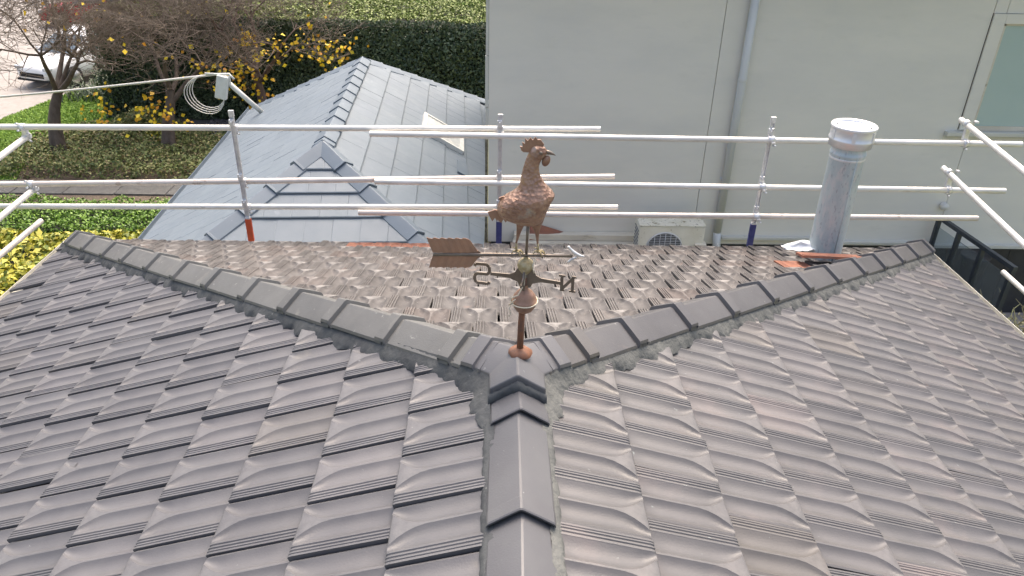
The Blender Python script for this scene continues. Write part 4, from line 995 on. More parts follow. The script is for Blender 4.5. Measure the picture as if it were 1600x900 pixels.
# the lower courses of the near face are hidden by the tiled roof: leave out what sits wholly below the camera's sight line
bt.sort(key=lambda t: t['key'])
rest = bmesh.new(); tl2 = rest.faces.layers.float.new('tint'); cnt = 0
for t in bt:
    if t['clip']:
        b2 = bcut(t)
        if not b2.faces: b2.free(); continue
    if cnt < 296:
        if t['clip']:
            b2.transform(t['mw'].inverted()); me = bpy.data.meshes.new('flat_roof_tile_cut'); b2.to_mesh(me); b2.free(); me.materials.append(m_blue)
        else: me = bme2
        o = bpy.data.objects.new('roof_tile', me); COL.objects.link(o); o.parent = bh; o.matrix_parent_inverse = pinv(bh); o.matrix_basis = t['mw']; cnt += 1
    else:
        if not t['clip']: b2 = btile_bm(); b2.transform(t['mw'])
        me = bpy.data.meshes.new('t'); b2.to_mesh(me); b2.free(); k0 = len(rest.faces); rest.from_mesh(me); bpy.data.meshes.remove(me)
        rest.faces.ensure_lookup_table(); rv = rb.random()
        for q in range(k0, len(rest.faces)): rest.faces[q][tl2] = rv
if len(rest.faces):
    me = bpy.data.meshes.new('roof_tile_field'); rest.to_mesh(me); me.materials.append(m_blue); o = link('roof_tile_field', me, bh); o['kind'] = 'stuff'
rest.free()
m_ = MB(); z_ = -0.03
m_.add([bpt(0,0,z_),bpt(0,BLn,z_),bpt(-BW,BLn+BW,-BW*TB+z_),bpt(-BW,-BW,-BW*TB+z_),bpt(BWR,-BWR,-BWR*TB+z_),bpt(BWR,BLn+BWR,-BWR*TB+z_),bpt(BWR,-BW,-BW*TB+z_),bpt(BWR,BLn+BW,-BW*TB+z_)],
       [(0,1,2,3),(0,4,5,1),(0,3,6,4),(1,5,7,2)]); dk_ = m_.build('roof_underlay', m_blue, bh)
bm = bmesh.new(); bm.from_mesh(dk_.data); bmesh.ops.bisect_plane(bm, geom=bm.verts[:]+bm.edges[:]+bm.faces[:], plane_co=(-0.186,0,0), plane_no=(-1,0,0), clear_inner=True); bm.to_mesh(dk_.data); bm.free()
m_ = MB(); P_ = [bpt(-BW+.35,-BW+.35,0),bpt(1.5,-BW+.35,0),bpt(1.5,BLn+BW-.35,0),bpt(-BW+.35,BLn+BW-.35,0)]
zt = BR1.z-BW*TB-0.02; m_.add([Vector((p.x,p.y,zt)) for p in P_]+[Vector((p.x,p.y,-5.3)) for p in P_], [(0,1,5,4),(1,2,6,5),(2,3,7,6),(3,0,4,7)]); m_.build('wall', m_brick, bh)
# gutters on the blue house
for (a0, l0, a1, l1, ox, oy) in ((-BW-.05,-BW-.1,-BW-.05,BLn+BW+.1,-1,0),(-BW-.1,-BW-.06,1.7,-BW-.06,0,-1)):
    m_ = MB(); P0 = bpt(a0,l0,-BW*TB-0.02); P1 = bpt(a1,l1,-BW*TB-0.02); o_ = BX*ox+BY*oy
    prof = [(0,-.06),(.10,-.06),(.105,.012),(.092,.016),(.088,-.045),(0,-.045)]
    vs = [P0+o_*a_+BZ*z for a_, z in prof]+[P1+o_*a_+BZ*z for a_, z in prof]; n = 6
    m_.add(vs, [(i,(i+1)%n,(i+1)%n+n,i+n) for i in range(n)]+[tuple(range(n)),tuple(range(11,5,-1))]); m_.build('gutter', m_bluecap, bh)
    m_ = MB(); m_.add([P0+o_*-.02+BZ*-.07,P1+o_*-.02+BZ*-.07,P1+o_*-.02+BZ*.0,P0+o_*-.02+BZ*.0],[(0,1,2,3)]); m_.build('fascia', m_bluecap, bh)
# caps
def bcap(Lc): 
    me = cap_mesh(Lc, hw=0.125, drop=0.075, groove=False, collar=0.03, th=0.03, lip=0.022); me.materials.append(m_bluecap); return me
cm = bcap(0.46)
def capline(p, q, dz=0.055, jit=0.5):
    p = Vector(p); q = Vector(q); d_ = (q-p); L_ = d_.length; d_.normalize(); k = 0; s_ = 0
    while s_ < L_-0.12:
        me = cm
        if s_+0.42 > L_: me = bcap(L_-s_+0.02)
        place_cap(me, p+d_*(s_-0.02)+BZ*dz, d_, jit=jit, par=bh); s_ += 0.42
rr1 = bpt(0,0,0); rr2 = bpt(0,BLn,0)
capline(rr2, rr1)                                             # ridge
capline(rr1, bpt(-BW,-BW,-BW*TB), dz=0.06, jit=1.5); capline(rr1, bpt(1.62,-1.62,-1.62*TB), dz=0.06, jit=1.5)
capline(rr2, bpt(-BW,BLn+BW,-BW*TB), dz=0.05); capline(rr2, bpt(2.16,BLn+2.16,-2.16*TB), dz=0.05)
# skylight
sk = MB(); a0, a1, l0, l1 = 1.00, 1.60, 2.38, 3.22
nE = (BX*TB+BZ).normalized()
def eP(a_, l, h): return bpt(a_, l, -a_*TB)+nE*h
def ebox(m_, a0, a1, l0, l1, h0, h1):
    vs = [eP(a_, l, h) for a_ in (a0,a1) for l in (l0,l1) for h in (h0,h1)]
    m_.add(vs, [(0,1,3,2),(4,6,7,5),(0,4,5,1),(2,3,7,6),(0,2,6,4),(1,5,7,3)])
for q in ((a0,a0+.05,l0,l1),(a1-.05,a1,l0,l1),(a0+.05,a1-.05,l0,l0+.05),(a0+.05,a1-.05,l1-.05,l1)): ebox(sk, *q, 0.0, 0.075)
sko = sk.build('skylight', m_white, bh)
m_ = MB(); ebox(m_, a0+.05, a1-.05, l0+.05, l1-.05, 0.03, 0.06); m_.build('pane', m_skyl, sko)
m_ = MB(); ebox(m_, 1.52, 1.66, 1.50, 1.98, 0.02, 0.045); m_.build('lead_tray', m_bluecap, bh)
# service mast with cable
mast = empty('service_mast', (-4.66,12.45,-2.9), 'leaning white service mast with a junction box at the left eave of the blue roof', 'service mast')
mb0 = Vector((-4.42,12.05,-2.60)); mb1 = Vector((-4.85,11.45,-1.95))
mb1 = Vector((-4.90,11.75,-2.02))
m_ = MB(); m_.tube([mb0-Vector((-0.05,0.02,0.12)), mb1], 0.045, 14); m_.build('pole', m_white, mast)
m_ = MB(); m_.box(mb1+Vector((-0.03,-0.02,-0.16)), (0.20,0.12,0.42), Matrix.Rotation(0.25,3,'Y'), bev=0.015); m_.box(mb1+Vector((0.06,0,-0.05)), (0.14,0.03,0.16)); m_.build('junction_box', m_white, mast)
m_ = MB(); m_.tube([mb1+Vector((-0.30,0,0.07)), mb1+Vector((-0.10,0,0.06)), mb1+Vector((0.12,0,0.07)), mb1+Vector((0.2,0,-0.02))], 0.02, 8)
m_.build('crossarm', m_white, mast)
m_ = MB()
for k in range(4):
    P_ = []; o_ = 0.085*k; ctrl = [mb1+Vector((-0.40,0.0,0.03)), mb1+Vector((-0.72-o_*0.8,-0.02*k,-0.16)), mb1+Vector((-0.66-o_,0.02*k,-0.62)), mb1+Vector((-0.10,-0.05,-0.66-o_*1.1)), mb1+Vector((-0.03,0,-0.36))]
    for i in range(17):
        t_ = i/16; b_ = [math.comb(4, q)*t_**q*(1-t_)**(4-q) for q in range(5)]; P_.append(sum((ctrl[q]*b_[q] for q in range(5)), Vector()))
    m_.tube(P_, 0.0085, 5)
m_.build('wire_loop', m_cable, mast)
m_ = MB(); p0 = mb1+Vector((-0.10,0,0.06)); p1 = Vector((-22.0,15.3,-5.2+1.9)); P_ = []
p1 = Vector((-18.0,14.6,-3.75))
for i in range(25):
    t_ = i/24; P_.append(p0+(p1-p0)*t_-Vector((0,0,0.42*4*t_*(1-t_)*0.3)))
m_.tube(P_, 0.020, 8); o = m_.build('power_cable', m_cable); tagd(o, 'pale overhead service cable running left from the mast', 'cable')

# ============================================================ GARDEN
GZ = -5.3
def sheet(name, pts, z, mm, kind='structure', sub=0):
    m_ = MB(); m_.add([(x,y,z) for x,y in pts], [tuple(range(len(pts)))]); o = m_.build(name, mm); 
    if o.data.polygons[0].normal.z < 0: o.data.flip_normals()
    o['kind'] = kind; return o
sheet('ground', [(-250,-120),(250,-120),(250,320),(-250,320)], GZ-0.02, m_earth)
sheet('driveway', [(-30,14.2),(-14.3,18.9),(-13.7,22.3),(-12.2,27.5),(-9,36),(-9,60),(-60,60),(-60,14)], GZ+0.004, m_asph)
def lawn(name, poly, dens=900, h=0.05, label=None):
    sheet(name, poly, GZ+0.012, m_grass)
lawn('lawn', [(-12.1,16.4),(-14.3,18.9),(-13.7,22.3),(-12.6,25.8),(-10.8,26),(-10.8,19.0)])
lawn('lawn', [(-30,10),(-11.2,15.0),(-11.9,17.0),(-14.3,18.7),(-30,14.0)])
# grass blades (nobody could count them)
def in_poly(P, poly):
    x, y = P[:,0], P[:,1]; c_ = np.zeros(len(P), bool); n = len(poly)
    for i in range(n):
        x0, y0 = poly[i]; x1, y1 = poly[(i+1)%n]
        c_ ^= ((y0 > y) != (y1 > y)) & (x < (x1-x0)*(y-y0)/(y1-y0+1e-12)+x0)
    return c_
m_lgrass = mat('grass_blades', (0.1,0.2,0.03), rough=0.7, island=[(0.10,0.20,0.02),(0.18,0.32,0.035),(0.27,0.42,0.05)])
poly = [(-12.1,16.4),(-14.3,18.9),(-13.7,22.3),(-12.6,25.8),(-10.8,26),(-10.8,19.0)]
P = RNG.uniform((-14.5,16),(-10.5,26),(26000,2)); P = P[in_poly(P, poly)]
poly2 = [(-16,13.5),(-11.2,15.0),(-11.9,17.0),(-14.3,18.7),(-16,18.2)]
Q = RNG.uniform((-16,13.5),(-11,19),(12000,2)); Q = Q[in_poly(Q, poly2)]; P = np.vstack([P,Q])
P3 = np.column_stack([P, np.full(len(P), GZ+0.03)])
o = link('grass', leaf_mesh('grass', P3, np.tile([1.0,-0.6,0.6],(len(P3),1)), 0.085, 0.3, 0.6), None, m_lgrass); tagd(o, 'bright green mown grass beside the driveway', 'grass', kind='stuff')
# path of concrete slabs
gp = sheet('garden_path', [(-16,13.55),(-4.9,13.75),(-4.9,15.05),(-16,15.05)], GZ+0.004, m_soil)
rp = random.Random(4)
for r_i, (y0, y1) in enumerate(((14.18,14.98),)):
    x = -15.5+0.4*r_i
    while x < -5.0:
        L_ = 1.15; m_ = MB(); m_.box((x+L_/2,(y0+y1)/2,GZ+0.022+rp.uniform(-.004,.004)),(L_-0.02,y1-y0-0.015,0.04), bev=0.004)
        o = m_.build('paving_slab', m_path, gp); x += L_
def vol_leaves(name, box, count, size, mm, top_bias=0.5, spread=0.8, bumps=0.06, faces_='tfs', par=None, seed=0, inset=0.10, aspect=0.55, clump=3.0):
    """leaves scattered over the top and faces of a clipped block, uneven outline"""
    x0,x1,y0,y1,z0,z1 = box; pts = []; nr = []
    areas = {'t': (x1-x0)*(y1-y0), 'f': (x1-x0)*(z1-z0), 'b': (x1-x0)*(z1-z0), 'r': (y1-y0)*(z1-z0), 'l': (y1-y0)*(z1-z0)}
    fl_ = {'t':['t'],'f':['f'],'s':['l','r'],'b':['b']}
    L_ = [q for k in faces_ for q in fl_[k]]; tot = sum(areas[q]*(1.4 if q == 't' else 1) for q in L_)
    for q in L_:
        n = int(count*areas[q]*(1.4 if q == 't' else 1)/tot)
        a_ = RNG.uniform(0,1,n); b_ = RNG.uniform(0,1,n)
        if q == 't': p = np.column_stack([x0+(x1-x0)*a_, y0+(y1-y0)*b_, np.full(n,z1)]); nn = (0,0,1)
        elif q in 'fb': p = np.column_stack([x0+(x1-x0)*a_, np.full(n, y0 if q == 'f' else y1), z0+(z1-z0)*b_]); nn = (0,-1 if q == 'f' else 1,0.35)
        else: p = np.column_stack([np.full(n, x0 if q == 'l' else x1), y0+(y1-y0)*a_, z0+(z1-z0)*b_]); nn = (-1 if q == 'l' else 1,0,0.35)
        nn = np.array(nn, float)
        ph = np.array([noise.noise(Vector((v[0]*clump+seed, v[1]*clump, v[2]*clump))) for v in p])
        off = bumps*ph*1.6-np.abs(RNG.normal(0, inset, n))*0.7+bumps*0.3
        p = p+nn/np.linalg.norm(nn)*off[:,None]
        pts.append(p); nr.append(np.tile(nn,(n,1)))
    P = np.vstack(pts); N_ = np.vstack(nr)
    return leaf_mesh(name, P, N_, size, aspect, spread)
def hedge(name, label, box, count, size, mm, core_in=0.12, topmm=None, **kw):
    root = empty(name, ((box[0]+box[1])/2,(box[2]+box[3])/2,box[4]), label, 'hedge')
    x0,x1,y0,y1,z0,z1 = box; c_ = core_in
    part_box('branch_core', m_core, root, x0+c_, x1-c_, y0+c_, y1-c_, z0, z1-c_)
    o = link('foliage', vol_leaves(name, box, count, size, mm, **kw), root, mm); return root
hb = hedge('box_hedge', 'clipped bright green box hedge running along the near side of the garden path', (-11.5,-5.15,10.75,12.15,GZ,-4.5), 26000, 0.055, m_lbox, bumps=0.07, inset=0.07)
# golden shrub hedge at the lower left, a looser top
root = empty('golden_shrub', (-8,8.6,GZ), 'loose yellow-green leafy shrub in front of the box hedge at the left', 'shrub')
n = 15000; P = RNG.uniform((-11.5,6.2),(-5.5,9.7),(n,2))
hz = np.array([noise.noise(Vector((p[0]*1.6,p[1]*1.6,0)))*0.16+noise.noise(Vector((p[0]*5,p[1]*5,3)))*0.10 for p in P])
edge = np.clip((9.75-P[:,1])/0.35,0,1)**0.5
P3 = np.column_stack([P[:,0]-0.0, P[:,1], -3.95+hz-np.abs(RNG.normal(0,0.12,n))-(1-edge)*0.5])
o = link('foliage', leaf_mesh('golden', P3, np.tile([0,-0.2,1.0],(n,1)), 0.125, 0.5, 0.7), root, m_lyel)
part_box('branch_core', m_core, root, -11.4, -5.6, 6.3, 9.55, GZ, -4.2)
# ground cover bed
bed = sheet('garden_bed', [(-12.0,15.06),(-4.7,15.06),(-4.7,18.4),(-8.2,19.9),(-10.8,22.0),(-12.2,17.2)], GZ+0.008, m_soil)
n = 30000; P = RNG.uniform((-12.1,15.1),(-4.7,19.2),(n,2)); keep = in_poly(P, [(-12.0,15.1),(-4.7,15.1),(-4.7,17.8),(-7.6,18.1),(-9.2,19.2),(-11.6,18.6),(-12.1,17.2)]); P = P[keep]
hz = np.array([noise.noise(Vector((p[0]*1.1,p[1]*1.1,5)))*0.16+noise.noise(Vector((p[0]*4,p[1]*4,3)))*0.10 for p in P])
P3 = np.column_stack([P, GZ+0.32+hz-np.abs(RNG.normal(0,0.12,len(P)))])
front = np.clip((P3[:,1]-15.05)/0.25,0,1); P3[:,2] -= (1-front)*0.25
o = link('ground_cover', leaf_mesh('gc', P3, np.tile([0,-0.3,1.0],(len(P3),1)), 0.085, 0.5, 0.8), None, m_lgc); tagd(o, 'low leafy ground cover filling the bed behind the path', 'ground cover', kind='stuff')
# gravel bed
P = RNG.uniform((-8.3,18.0),(-4.7,20.0),(9000,2)); P3 = np.column_stack([P, np.full(len(P), GZ+0.02)])
sheet('gravel_base', [(-8.6,18.05),(-4.7,17.75),(-4.7,20.2),(-9.0,20.2)], GZ+0.012, m_gravel)
m_lgrav = mat('gravel_stones', (0.2,0.2,0.2), rough=0.8, island=[(0.05,0.05,0.055),(0.13,0.13,0.14),(0.26,0.25,0.26)])
o = link('gravel', leaf_mesh('gravel', P3, np.tile([0,-0.2,1.0],(len(P3),1)), 0.07, 0.8, 0.5), None, m_lgrav); tagd(o, 'dark grey gravel below the tall hedge', 'gravel', kind='stuff')
# tall hedge
th = hedge('tall_hedge', 'tall dark green clipped hedge behind the blue-roofed house', (-11.3,3.2,20.0,24.2,GZ,-2.45), 52000, 0.085, m_ltall, core_in=0.2, bumps=0.16, inset=0.10, faces_='f', clump=1.1)
me = vol_leaves('top', (-11.3,3.2,20.0,24.2,GZ,-2.42), 30000, 0.085, m_ltop, faces_='t', bumps=0.10, inset=0.07, clump=0.9); link('lit_top_leaves', me, th, m_ltop)  # top leaves coloured brighter than the sides, as a lit surface
me = vol_leaves('side', (-11.3,3.2,20.0,24.2,GZ,-2.45), 7000, 0.085, m_ltall, faces_='s', bumps=0.16, inset=0.10); link('foliage', me, th, m_ltall)
# grass bank beyond
P = np.column_stack([RNG.uniform(-12,8,24000), RNG.uniform(24.3,44,24000)]); P3 = np.column_stack([P, GZ+0.9+np.array([noise.noise(Vector((p[0]*0.5,p[1]*0.5,1)))*0.5 for p in P])])
m_bank = MB(); m_bank.add([(-12,24.4,GZ),(9,24.4,GZ),(9,46,GZ+1.2),(-12,46,GZ+1.2),(9,60,GZ+1.2),(-12,60,GZ+1.2),(-12,24.4,GZ),(9,24.4,GZ)], [(0,1,2,3),(3,2,4,5)])
o = m_bank.build('grass_bank', m_grass); o['kind'] = 'structure'
P3[:,2] = GZ+1.2*np.clip((P[:,1]-24.4)/21.6,0,1)+0.08
o = link('long_grass', leaf_mesh('lg', P3, np.tile([0,-0.8,0.6],(len(P3),1)), 0.22, 0.3, 0.6), None, m_ltop); tagd(o, 'rough yellow-green grass beyond the tall hedge', 'grass', kind='stuff')

# ---- bare trees
def branch_tree(name, label, base, lean, mm, seed, spread=1.0, height=4.5, r0=0.17, forks=3, twig_n=1.0, leafspots=(), leaf_n=60, levels=6):
    rg = random.Random(seed); root = empty(name, base, label, 'tree', group='bare garden trees')
    trunk = MB(); twigs = MB(); ends = []
    def grow(mb_, p, d_, L_, r_, lv):
        nseg = 4 if lv < 3 else 3; pts = [p.copy()]; rads = [r_]; q = p.copy(); dd = d_.copy()
        for i in range(nseg):
            wig = 0.10 if lv < 2 else 0.24
            dd = (dd+Vector((rg.gauss(0,wig),rg.gauss(0,wig),rg.gauss(0,wig*0.7)+0.03))).normalized()
            q = q+dd*L_/nseg; pts.append(q.copy()); rads.append(max(0.004, r_*(1-0.45*(i+1)/nseg)))
        (mb_).tube(pts, rads, 9 if lv == 0 else (6 if lv < 3 else 3), cap=False)
        if lv >= levels: ends.append(q.copy()); return
        kids = (forks if lv == 0 else rg.choice((3,4) if lv < 3 else (3,4,4)))
        for k in range(kids):
            j = nseg if k < 2 and lv < 2 else rg.randint(max(1, nseg-3 if lv > 1 else nseg-1), nseg); pp = pts[j]
            az = 2*PI*(k+rg.random()*0.7)/kids+seed; tilt = rg.uniform(0.35,0.85)*spread if lv < 2 else rg.uniform(0.4,1.15)
            a_ = dd.orthogonal().normalized(); b_ = dd.cross(a_)
            nd = (dd*math.cos(tilt)+(a_*math.cos(az)+b_*math.sin(az))*math.sin(tilt)).normalized()
            if nd.z < -0.45: nd.z *= -0.4; nd.normalize()
            if lv < 3 and nd.z > 0.8: nd.z *= 0.6; nd.normalize()
            sc_ = rg.uniform(0.72,1.0)*(1.0 if lv == 0 else 0.92)
            grow(twigs if lv+1 >= 3 else trunk, pp, nd, L_*sc_*(1.25 if lv == 0 else 1), max(0.005, rads[j]*rg.uniform(0.60,0.82)), lv+1)
    # buttressed foot
    b = Vector(base); 
    foot = [b+Vector((0,0,-0.1)), b+Vector((0,0,0.08)), b+Vector((0,0,0.25))]; trunk.tube(foot, [r0*1.7, r0*1.3, r0*1.04], 10, cap=False)
    grow(trunk, b+Vector((0,0,0.2)), Vector(lean).normalized(), height*0.26, r0, 0)
    for i, v_ in enumerate(trunk.v):
        nn = 0.012*noise.noise(Vector(v_)*6); trunk.v[i] = (v_[0]+nn, v_[1]+nn, v_[2])
    trunk.build('trunk', mm, root, fixn=False); twigs.build('twigs', m_twig, root, fixn=False)
    LP = []
    for (cx, cy, cz, rad, cn) in leafspots:
        for k in range(cn): LP.append((cx+rg.gauss(0,rad), cy+rg.gauss(0,rad*0.6), cz+rg.gauss(0,rad)))
    for k in range(leaf_n):
        e_ = rg.choice(ends); LP.append((e_.x+rg.gauss(0,.05), e_.y+rg.gauss(0,.05), e_.z-0.04))
    if LP:
        P = np.array(LP); me = leaf_mesh('leaf', P, np.tile([0.1,-1.0,0.5],(len(P),1)), 0.115, 0.8, 0.6); link('autumn_leaves', me, root, m_laut)
    return root
T1 = (-11.0,16.7,GZ); T2 = (-8.45,17.2,GZ); T3 = (-6.55,19.2,GZ); T0 = (-13.6,14.9,GZ)
branch_tree('bare_tree', 'bare grey-brown tree with forked trunk in front of the white car', T1, (-0.05,0.05,1), m_bark, 3, 0.9, 5.2, 0.19, forks=4, leaf_n=26)
branch_tree('bare_tree', 'bare spreading tree with scattered yellow leaves at the centre of the garden bed', T2, (-0.02,0.05,1), m_bark, 8, 1.0, 5.2, 0.18, forks=4, leaf_n=30,
            leafspots=[(-8.55,16.9,-4.05,0.22,40),(-9.75,16.8,-4.0,0.24,34),(-9.6,16.8,-4.4,0.22,14),(-8.1,16.9,-4.35,0.25,26),(-7.45,17.2,-3.2,0.24,16),(-7.0,17.2,-3.3,0.2,10)])
branch_tree('bare_tree', 'bare reddish tree with clusters of yellow leaves rising behind the blue roof', T3, (-0.02,0.0,1), m_barkred, 14, 1.0, 5.6, 0.17, forks=4, leaf_n=26,
            leafspots=[(-6.45,18.6,-2.75,0.13,46),(-6.7,18.6,-3.7,0.26,62),(-7.1,18.6,-3.3,0.22,24),(-6.2,18.4,-3.1,0.16,18),(-5.75,18.6,-3.0,0.20,24),(-5.2,18.7,-2.9,0.22,20),(-4.7,18.8,-2.95,0.22,34),(-4.15,18.8,-3.0,0.22,24),(-4.45,18.8,-3.35,0.24,24),(-6.4,18.6,-4.1,0.2,14),(-7.3,18.6,-4.0,0.25,16)])
branch_tree('bare_tree', 'bare dense-twigged tree at the far left edge over the driveway', T0, (0.0,0.05,1), m_bark, 23, 1.1, 5.0, 0.13, forks=4, leaf_n=8)
branch_tree('bare_tree', 'thin bare tree in front of the tall hedge between the two larger garden trees', (-10.0,20.2,GZ), (0.05,-0.1,1), m_bark, 31, 1.0, 5.8, 0.14, forks=4, leaf_n=20,
            leafspots=[(-10.6,19.8,-2.5,0.24,14),(-9.6,19.8,-2.9,0.3,8)])

# strappy plant beside the white car
root = empty('strappy_plant', (-12.6,22.6,GZ), 'clump of dark green strap-leaved plants beside the white car', 'plant'); m_ = MB(); rs_ = random.Random(2)
for k in range(420):
    a_ = rs_.uniform(0,2*PI); L_ = rs_.uniform(0.5,1.1); c_ = Vector((-12.4+rs_.uniform(-.9,.9),22.8+rs_.uniform(-1.4,1.4),GZ)); d_ = Vector((math.cos(a_),math.sin(a_),0)); s_ = Vector((-d_.y,d_.x,0))*0.02
    P_ = [c_+d_*L_*0.6*t_+Vector((0,0,1.5*L_*t_-1.15*L_*t_*t_*1.1)) for t_ in (0,0.35,0.7,1.0)]
    vs = []
    for i, p in enumerate(P_): vs += [p-s_*(1-0.28*i), p+s_*(1-0.28*i)]
    m_.add(vs, [(0,1,3,2),(2,3,5,4),(4,5,7,6)])
m_.build('strap_leaves', m_lstrap, root, fixn=False)
# small shrubs under trees
def shrub(name, label, c_, rad, hgt, cnt, size, mm, stem=True):
    root = empty(name, c_, label, 'shrub'); n = cnt
    d_ = RNG.normal(0,1,(n,3)); d_ /= np.linalg.norm(d_,axis=1)[:,None]; d_[:,2] = np.abs(d_[:,2])
    rr = RNG.uniform(0.45,1.0,n)**0.5
    bump_ = np.array([1+0.35*noise.noise(Vector(v*2.2)+Vector(c_)) for v in d_])
    P = np.array(c_)+d_*np.array([rad,rad,hgt])*(rr*bump_)[:,None]
    link('foliage', leaf_mesh(name, P, d_, size, 0.5, 0.8), root, mm)
    m_ = MB(); rg = random.Random(cnt)
    for k in range(7): a_ = rg.uniform(0,6.28); m_.tube([c_, (c_[0]+rad*.5*math.cos(a_), c_[1]+rad*.5*math.sin(a_), c_[2]+hgt*.7)], [0.02,0.006], 5)
    m_.build('stems', m_bark, root, fixn=False)
shrub('leafy_shrub', 'pale green shrub between the two left garden trees', (-9.7,18.6,GZ), 0.8, 0.75, 2600, 0.085, m_lgc)
shrub('leafy_shrub', 'small bright yellow-green shrub at the foot of the central garden tree', (-8.95,17.9,GZ), 0.35, 0.5, 700, 0.08, m_lyel)
shrub('leafy_shrub', 'green shrub showing below the right end of the tiled roof gutter', (5.35,3.4,-4.3), 0.9, 1.2, 3600, 0.075, m_lgreen)
# dry climber
root = empty('dry_climber', (5.55,4.9,-3.6), 'tangled dry climbing plant at the end of the dark balustrade', 'plant'); m_ = MB(); rg = random.Random(12)
for k in range(46):
    p = Vector((5.55+rg.uniform(-.1,.14),4.82+rg.uniform(-.12,.12),-3.3)); P_ = [p]
    d_ = Vector((rg.uniform(-.3,.3),rg.uniform(-.3,.3),1)).normalized()
    for i in range(7): d_ = (d_+Vector((rg.gauss(0,.45),rg.gauss(0,.45),rg.gauss(0.05,.35)))).normalized(); P_.append(P_[-1]+d_*0.13)
    m_.tube(P_, [0.006]*7+[0.003], 4, cap=False)
m_.build('stems', m_dry, root, fixn=False)
n = 700; P = np.column_stack([RNG.normal(5.55,0.11,n),RNG.normal(4.82,0.11,n),RNG.uniform(-3.3,-2.72,n)]); link('foliage', leaf_mesh('dry', P, np.tile([0,-.3,1.0],(n,1)), 0.035, 0.5, 0.9), root, m_dry)

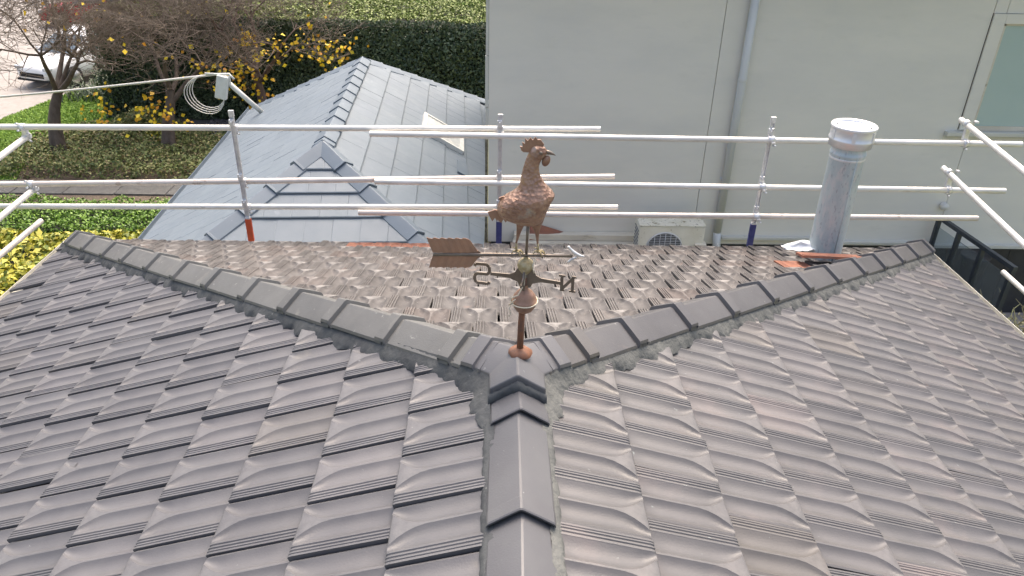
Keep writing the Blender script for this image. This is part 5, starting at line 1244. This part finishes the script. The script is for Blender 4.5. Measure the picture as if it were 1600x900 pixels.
# ---- cars
def car(name, label, loc, rz_, paint, L_=4.3, Wd=1.78, H=1.50):
    root = empty(name, loc, label, 'car', group='cars parked on the driveway', rz=rz_); mw = Matrix.Translation(loc) @ Matrix.Rotation(rz_, 4, 'Z')
    def tr(m_): m_.v = [tuple(mw @ Vector(v)) for v in m_.v]; return m_
    # loft: x forward stations; each a half section
    st = [(-2.15,0.62,0.86,0.92,0.30),(-2.05,0.74,0.86,0.96,0.26),(-1.6,0.84,0.90,0.98,0.24),(-0.6,0.88,0.92,0.98,0.22),(0.6,0.88,0.92,0.97,0.22),(1.2,0.86,0.90,0.93,0.22),(1.75,0.80,0.80,0.84,0.24),(2.05,0.70,0.68,0.72,0.28),(2.15,0.55,0.58,0.62,0.34)]
    m_ = MB(); vs = []; fs = []
    for (x, hw, sh, tp, bt_) in st:
        for (b, z) in ((-hw*0.9,bt_),(-hw,bt_+0.12),(-hw*1.0,0.55),(-hw*0.97,sh-0.06),(-hw*0.86,sh),(-hw*0.4,tp),(0,tp+0.012),(hw*0.4,tp),(hw*0.86,sh),(hw*0.97,sh-0.06),(hw,0.55),(hw,bt_+0.12),(hw*0.9,bt_)): vs.append((x*L_/4.3, b, z))
    n = 13
    for i in range(len(st)-1):
        for j in range(n): fs.append((i*n+j, i*n+(j+1)%n, (i+1)*n+(j+1)%n, (i+1)*n+j))
    fs.append(tuple(range(n))); fs.append(tuple((len(st)-1)*n+j for j in reversed(range(n)))); m_.add(vs, fs, True); tr(m_).build('body', paint, root)
    # cabin with roof
    cb = MB(); prof = [(-2.0,0.95),(-1.75,1.36),(-1.45,1.46),(-0.4,H),(0.25,1.44),(1.12,0.95)]
    vs = []; 
    for (x, z) in prof:
        hw = 0.84-0.30*(z-0.93)*0.9
        vs += [(x,-hw,z),(x,hw,z)]
    n = len(prof); fs = [(2*i,2*i+1,2*i+3,2*i+2) for i in range(n-1)]+[tuple(2*i for i in range(n)), tuple(2*i+1 for i in reversed(range(n)))]
    cb.add(vs, fs); tr(cb).build('cabin', paint, root)
    for s_ in (-1, 1):
        for (x0,x1,x2,x3) in ((-1.62,-0.72,-0.72,-1.42),(-0.62,0.72,0.20,-0.62)):
            g = MB(); z0, z1 = 0.98, 1.36
            def hy(z): return s_*(0.84-0.27*(z-0.93)+0.006)
            g.add([(x0,hy(z0),z0),(x1,hy(z0),z0),(x2,hy(z1),z1),(x3,hy(z1),z1)], [(0,1,2,3)]); g.add([(x0,hy(z0)-s_*.01,z0),(x1,hy(z0)-s_*.01,z0),(x2,hy(z1)-s_*.01,z1),(x3,hy(z1)-s_*.01,z1)], [(0,1,2,3)]); tr(g).build('side_window', m_glass, root)
    g = MB(); g.add([(1.085,-0.76,0.985),(1.085,0.76,0.985),(0.33,0.66,1.412),(0.33,-0.66,1.412),(1.07,-0.76,0.975),(1.07,0.76,0.975),(0.31,0.66,1.405),(0.31,-0.66,1.405)], [(0,1,2,3),(7,6,5,4),(0,4,5,1),(3,2,6,7)]); tr(g).build('windscreen', m_glass, root)
    g = MB(); g.add([(-2.00,-0.72,0.98),(-2.00,0.72,0.98),(-1.80,0.62,1.30),(-1.80,-0.62,1.30)], [(0,1,2,3)]); tr(g).build('rear_window', m_glass, root)
    for s_ in (-1, 1):
        g = MB(); g.box((2.02,s_*0.58,0.66),(0.20,0.26,0.11),bev=0.03); tr(g).build('headlight', m_lamp, root)
        g = MB(); g.box((0.85,s_*0.95,1.0),(0.12,0.16,0.10),bev=0.03); tr(g).build('mirror', paint, root)
        for x in (-1.32, 1.32):
            g = MB(); RXm = Matrix.Rotation(PI/2, 3, 'X'); g.lathe([(0.0,-0.11),(0.29,-0.11),(0.325,-0.08),(0.325,0.08),(0.29,0.11),(0.0,0.11)], (x,s_*0.80,0.325), 22, RXm); wh = tr(g).build('wheel', m_tyre, root)
            g = MB(); g.lathe([(0.0,-0.118),(0.20,-0.118),(0.21,-0.10),(0.21,0.10),(0.20,0.118),(0.0,0.118)], (x,s_*0.80,0.325), 22, RXm); tr(g).build('rim', m_alloy, wh)
    g = MB(); g.box((2.10,0,0.46),(0.12,1.0,0.16),bev=0.02); g.box((2.09,0,0.30),(0.14,1.3,0.06)); tr(g).build('grille', m_tyre, root)
    return root
car('parked_car', 'white hatchback parked on the driveway behind the bare trees', (-14.1,24.95,GZ+0.004), math.atan2(-0.94,-0.35), m_carw, H=1.56)
car('parked_car', 'red car parked farther up the driveway behind the white car', (-17.9,34.2,GZ+0.004), math.atan2(-0.25,-0.97), m_carr)
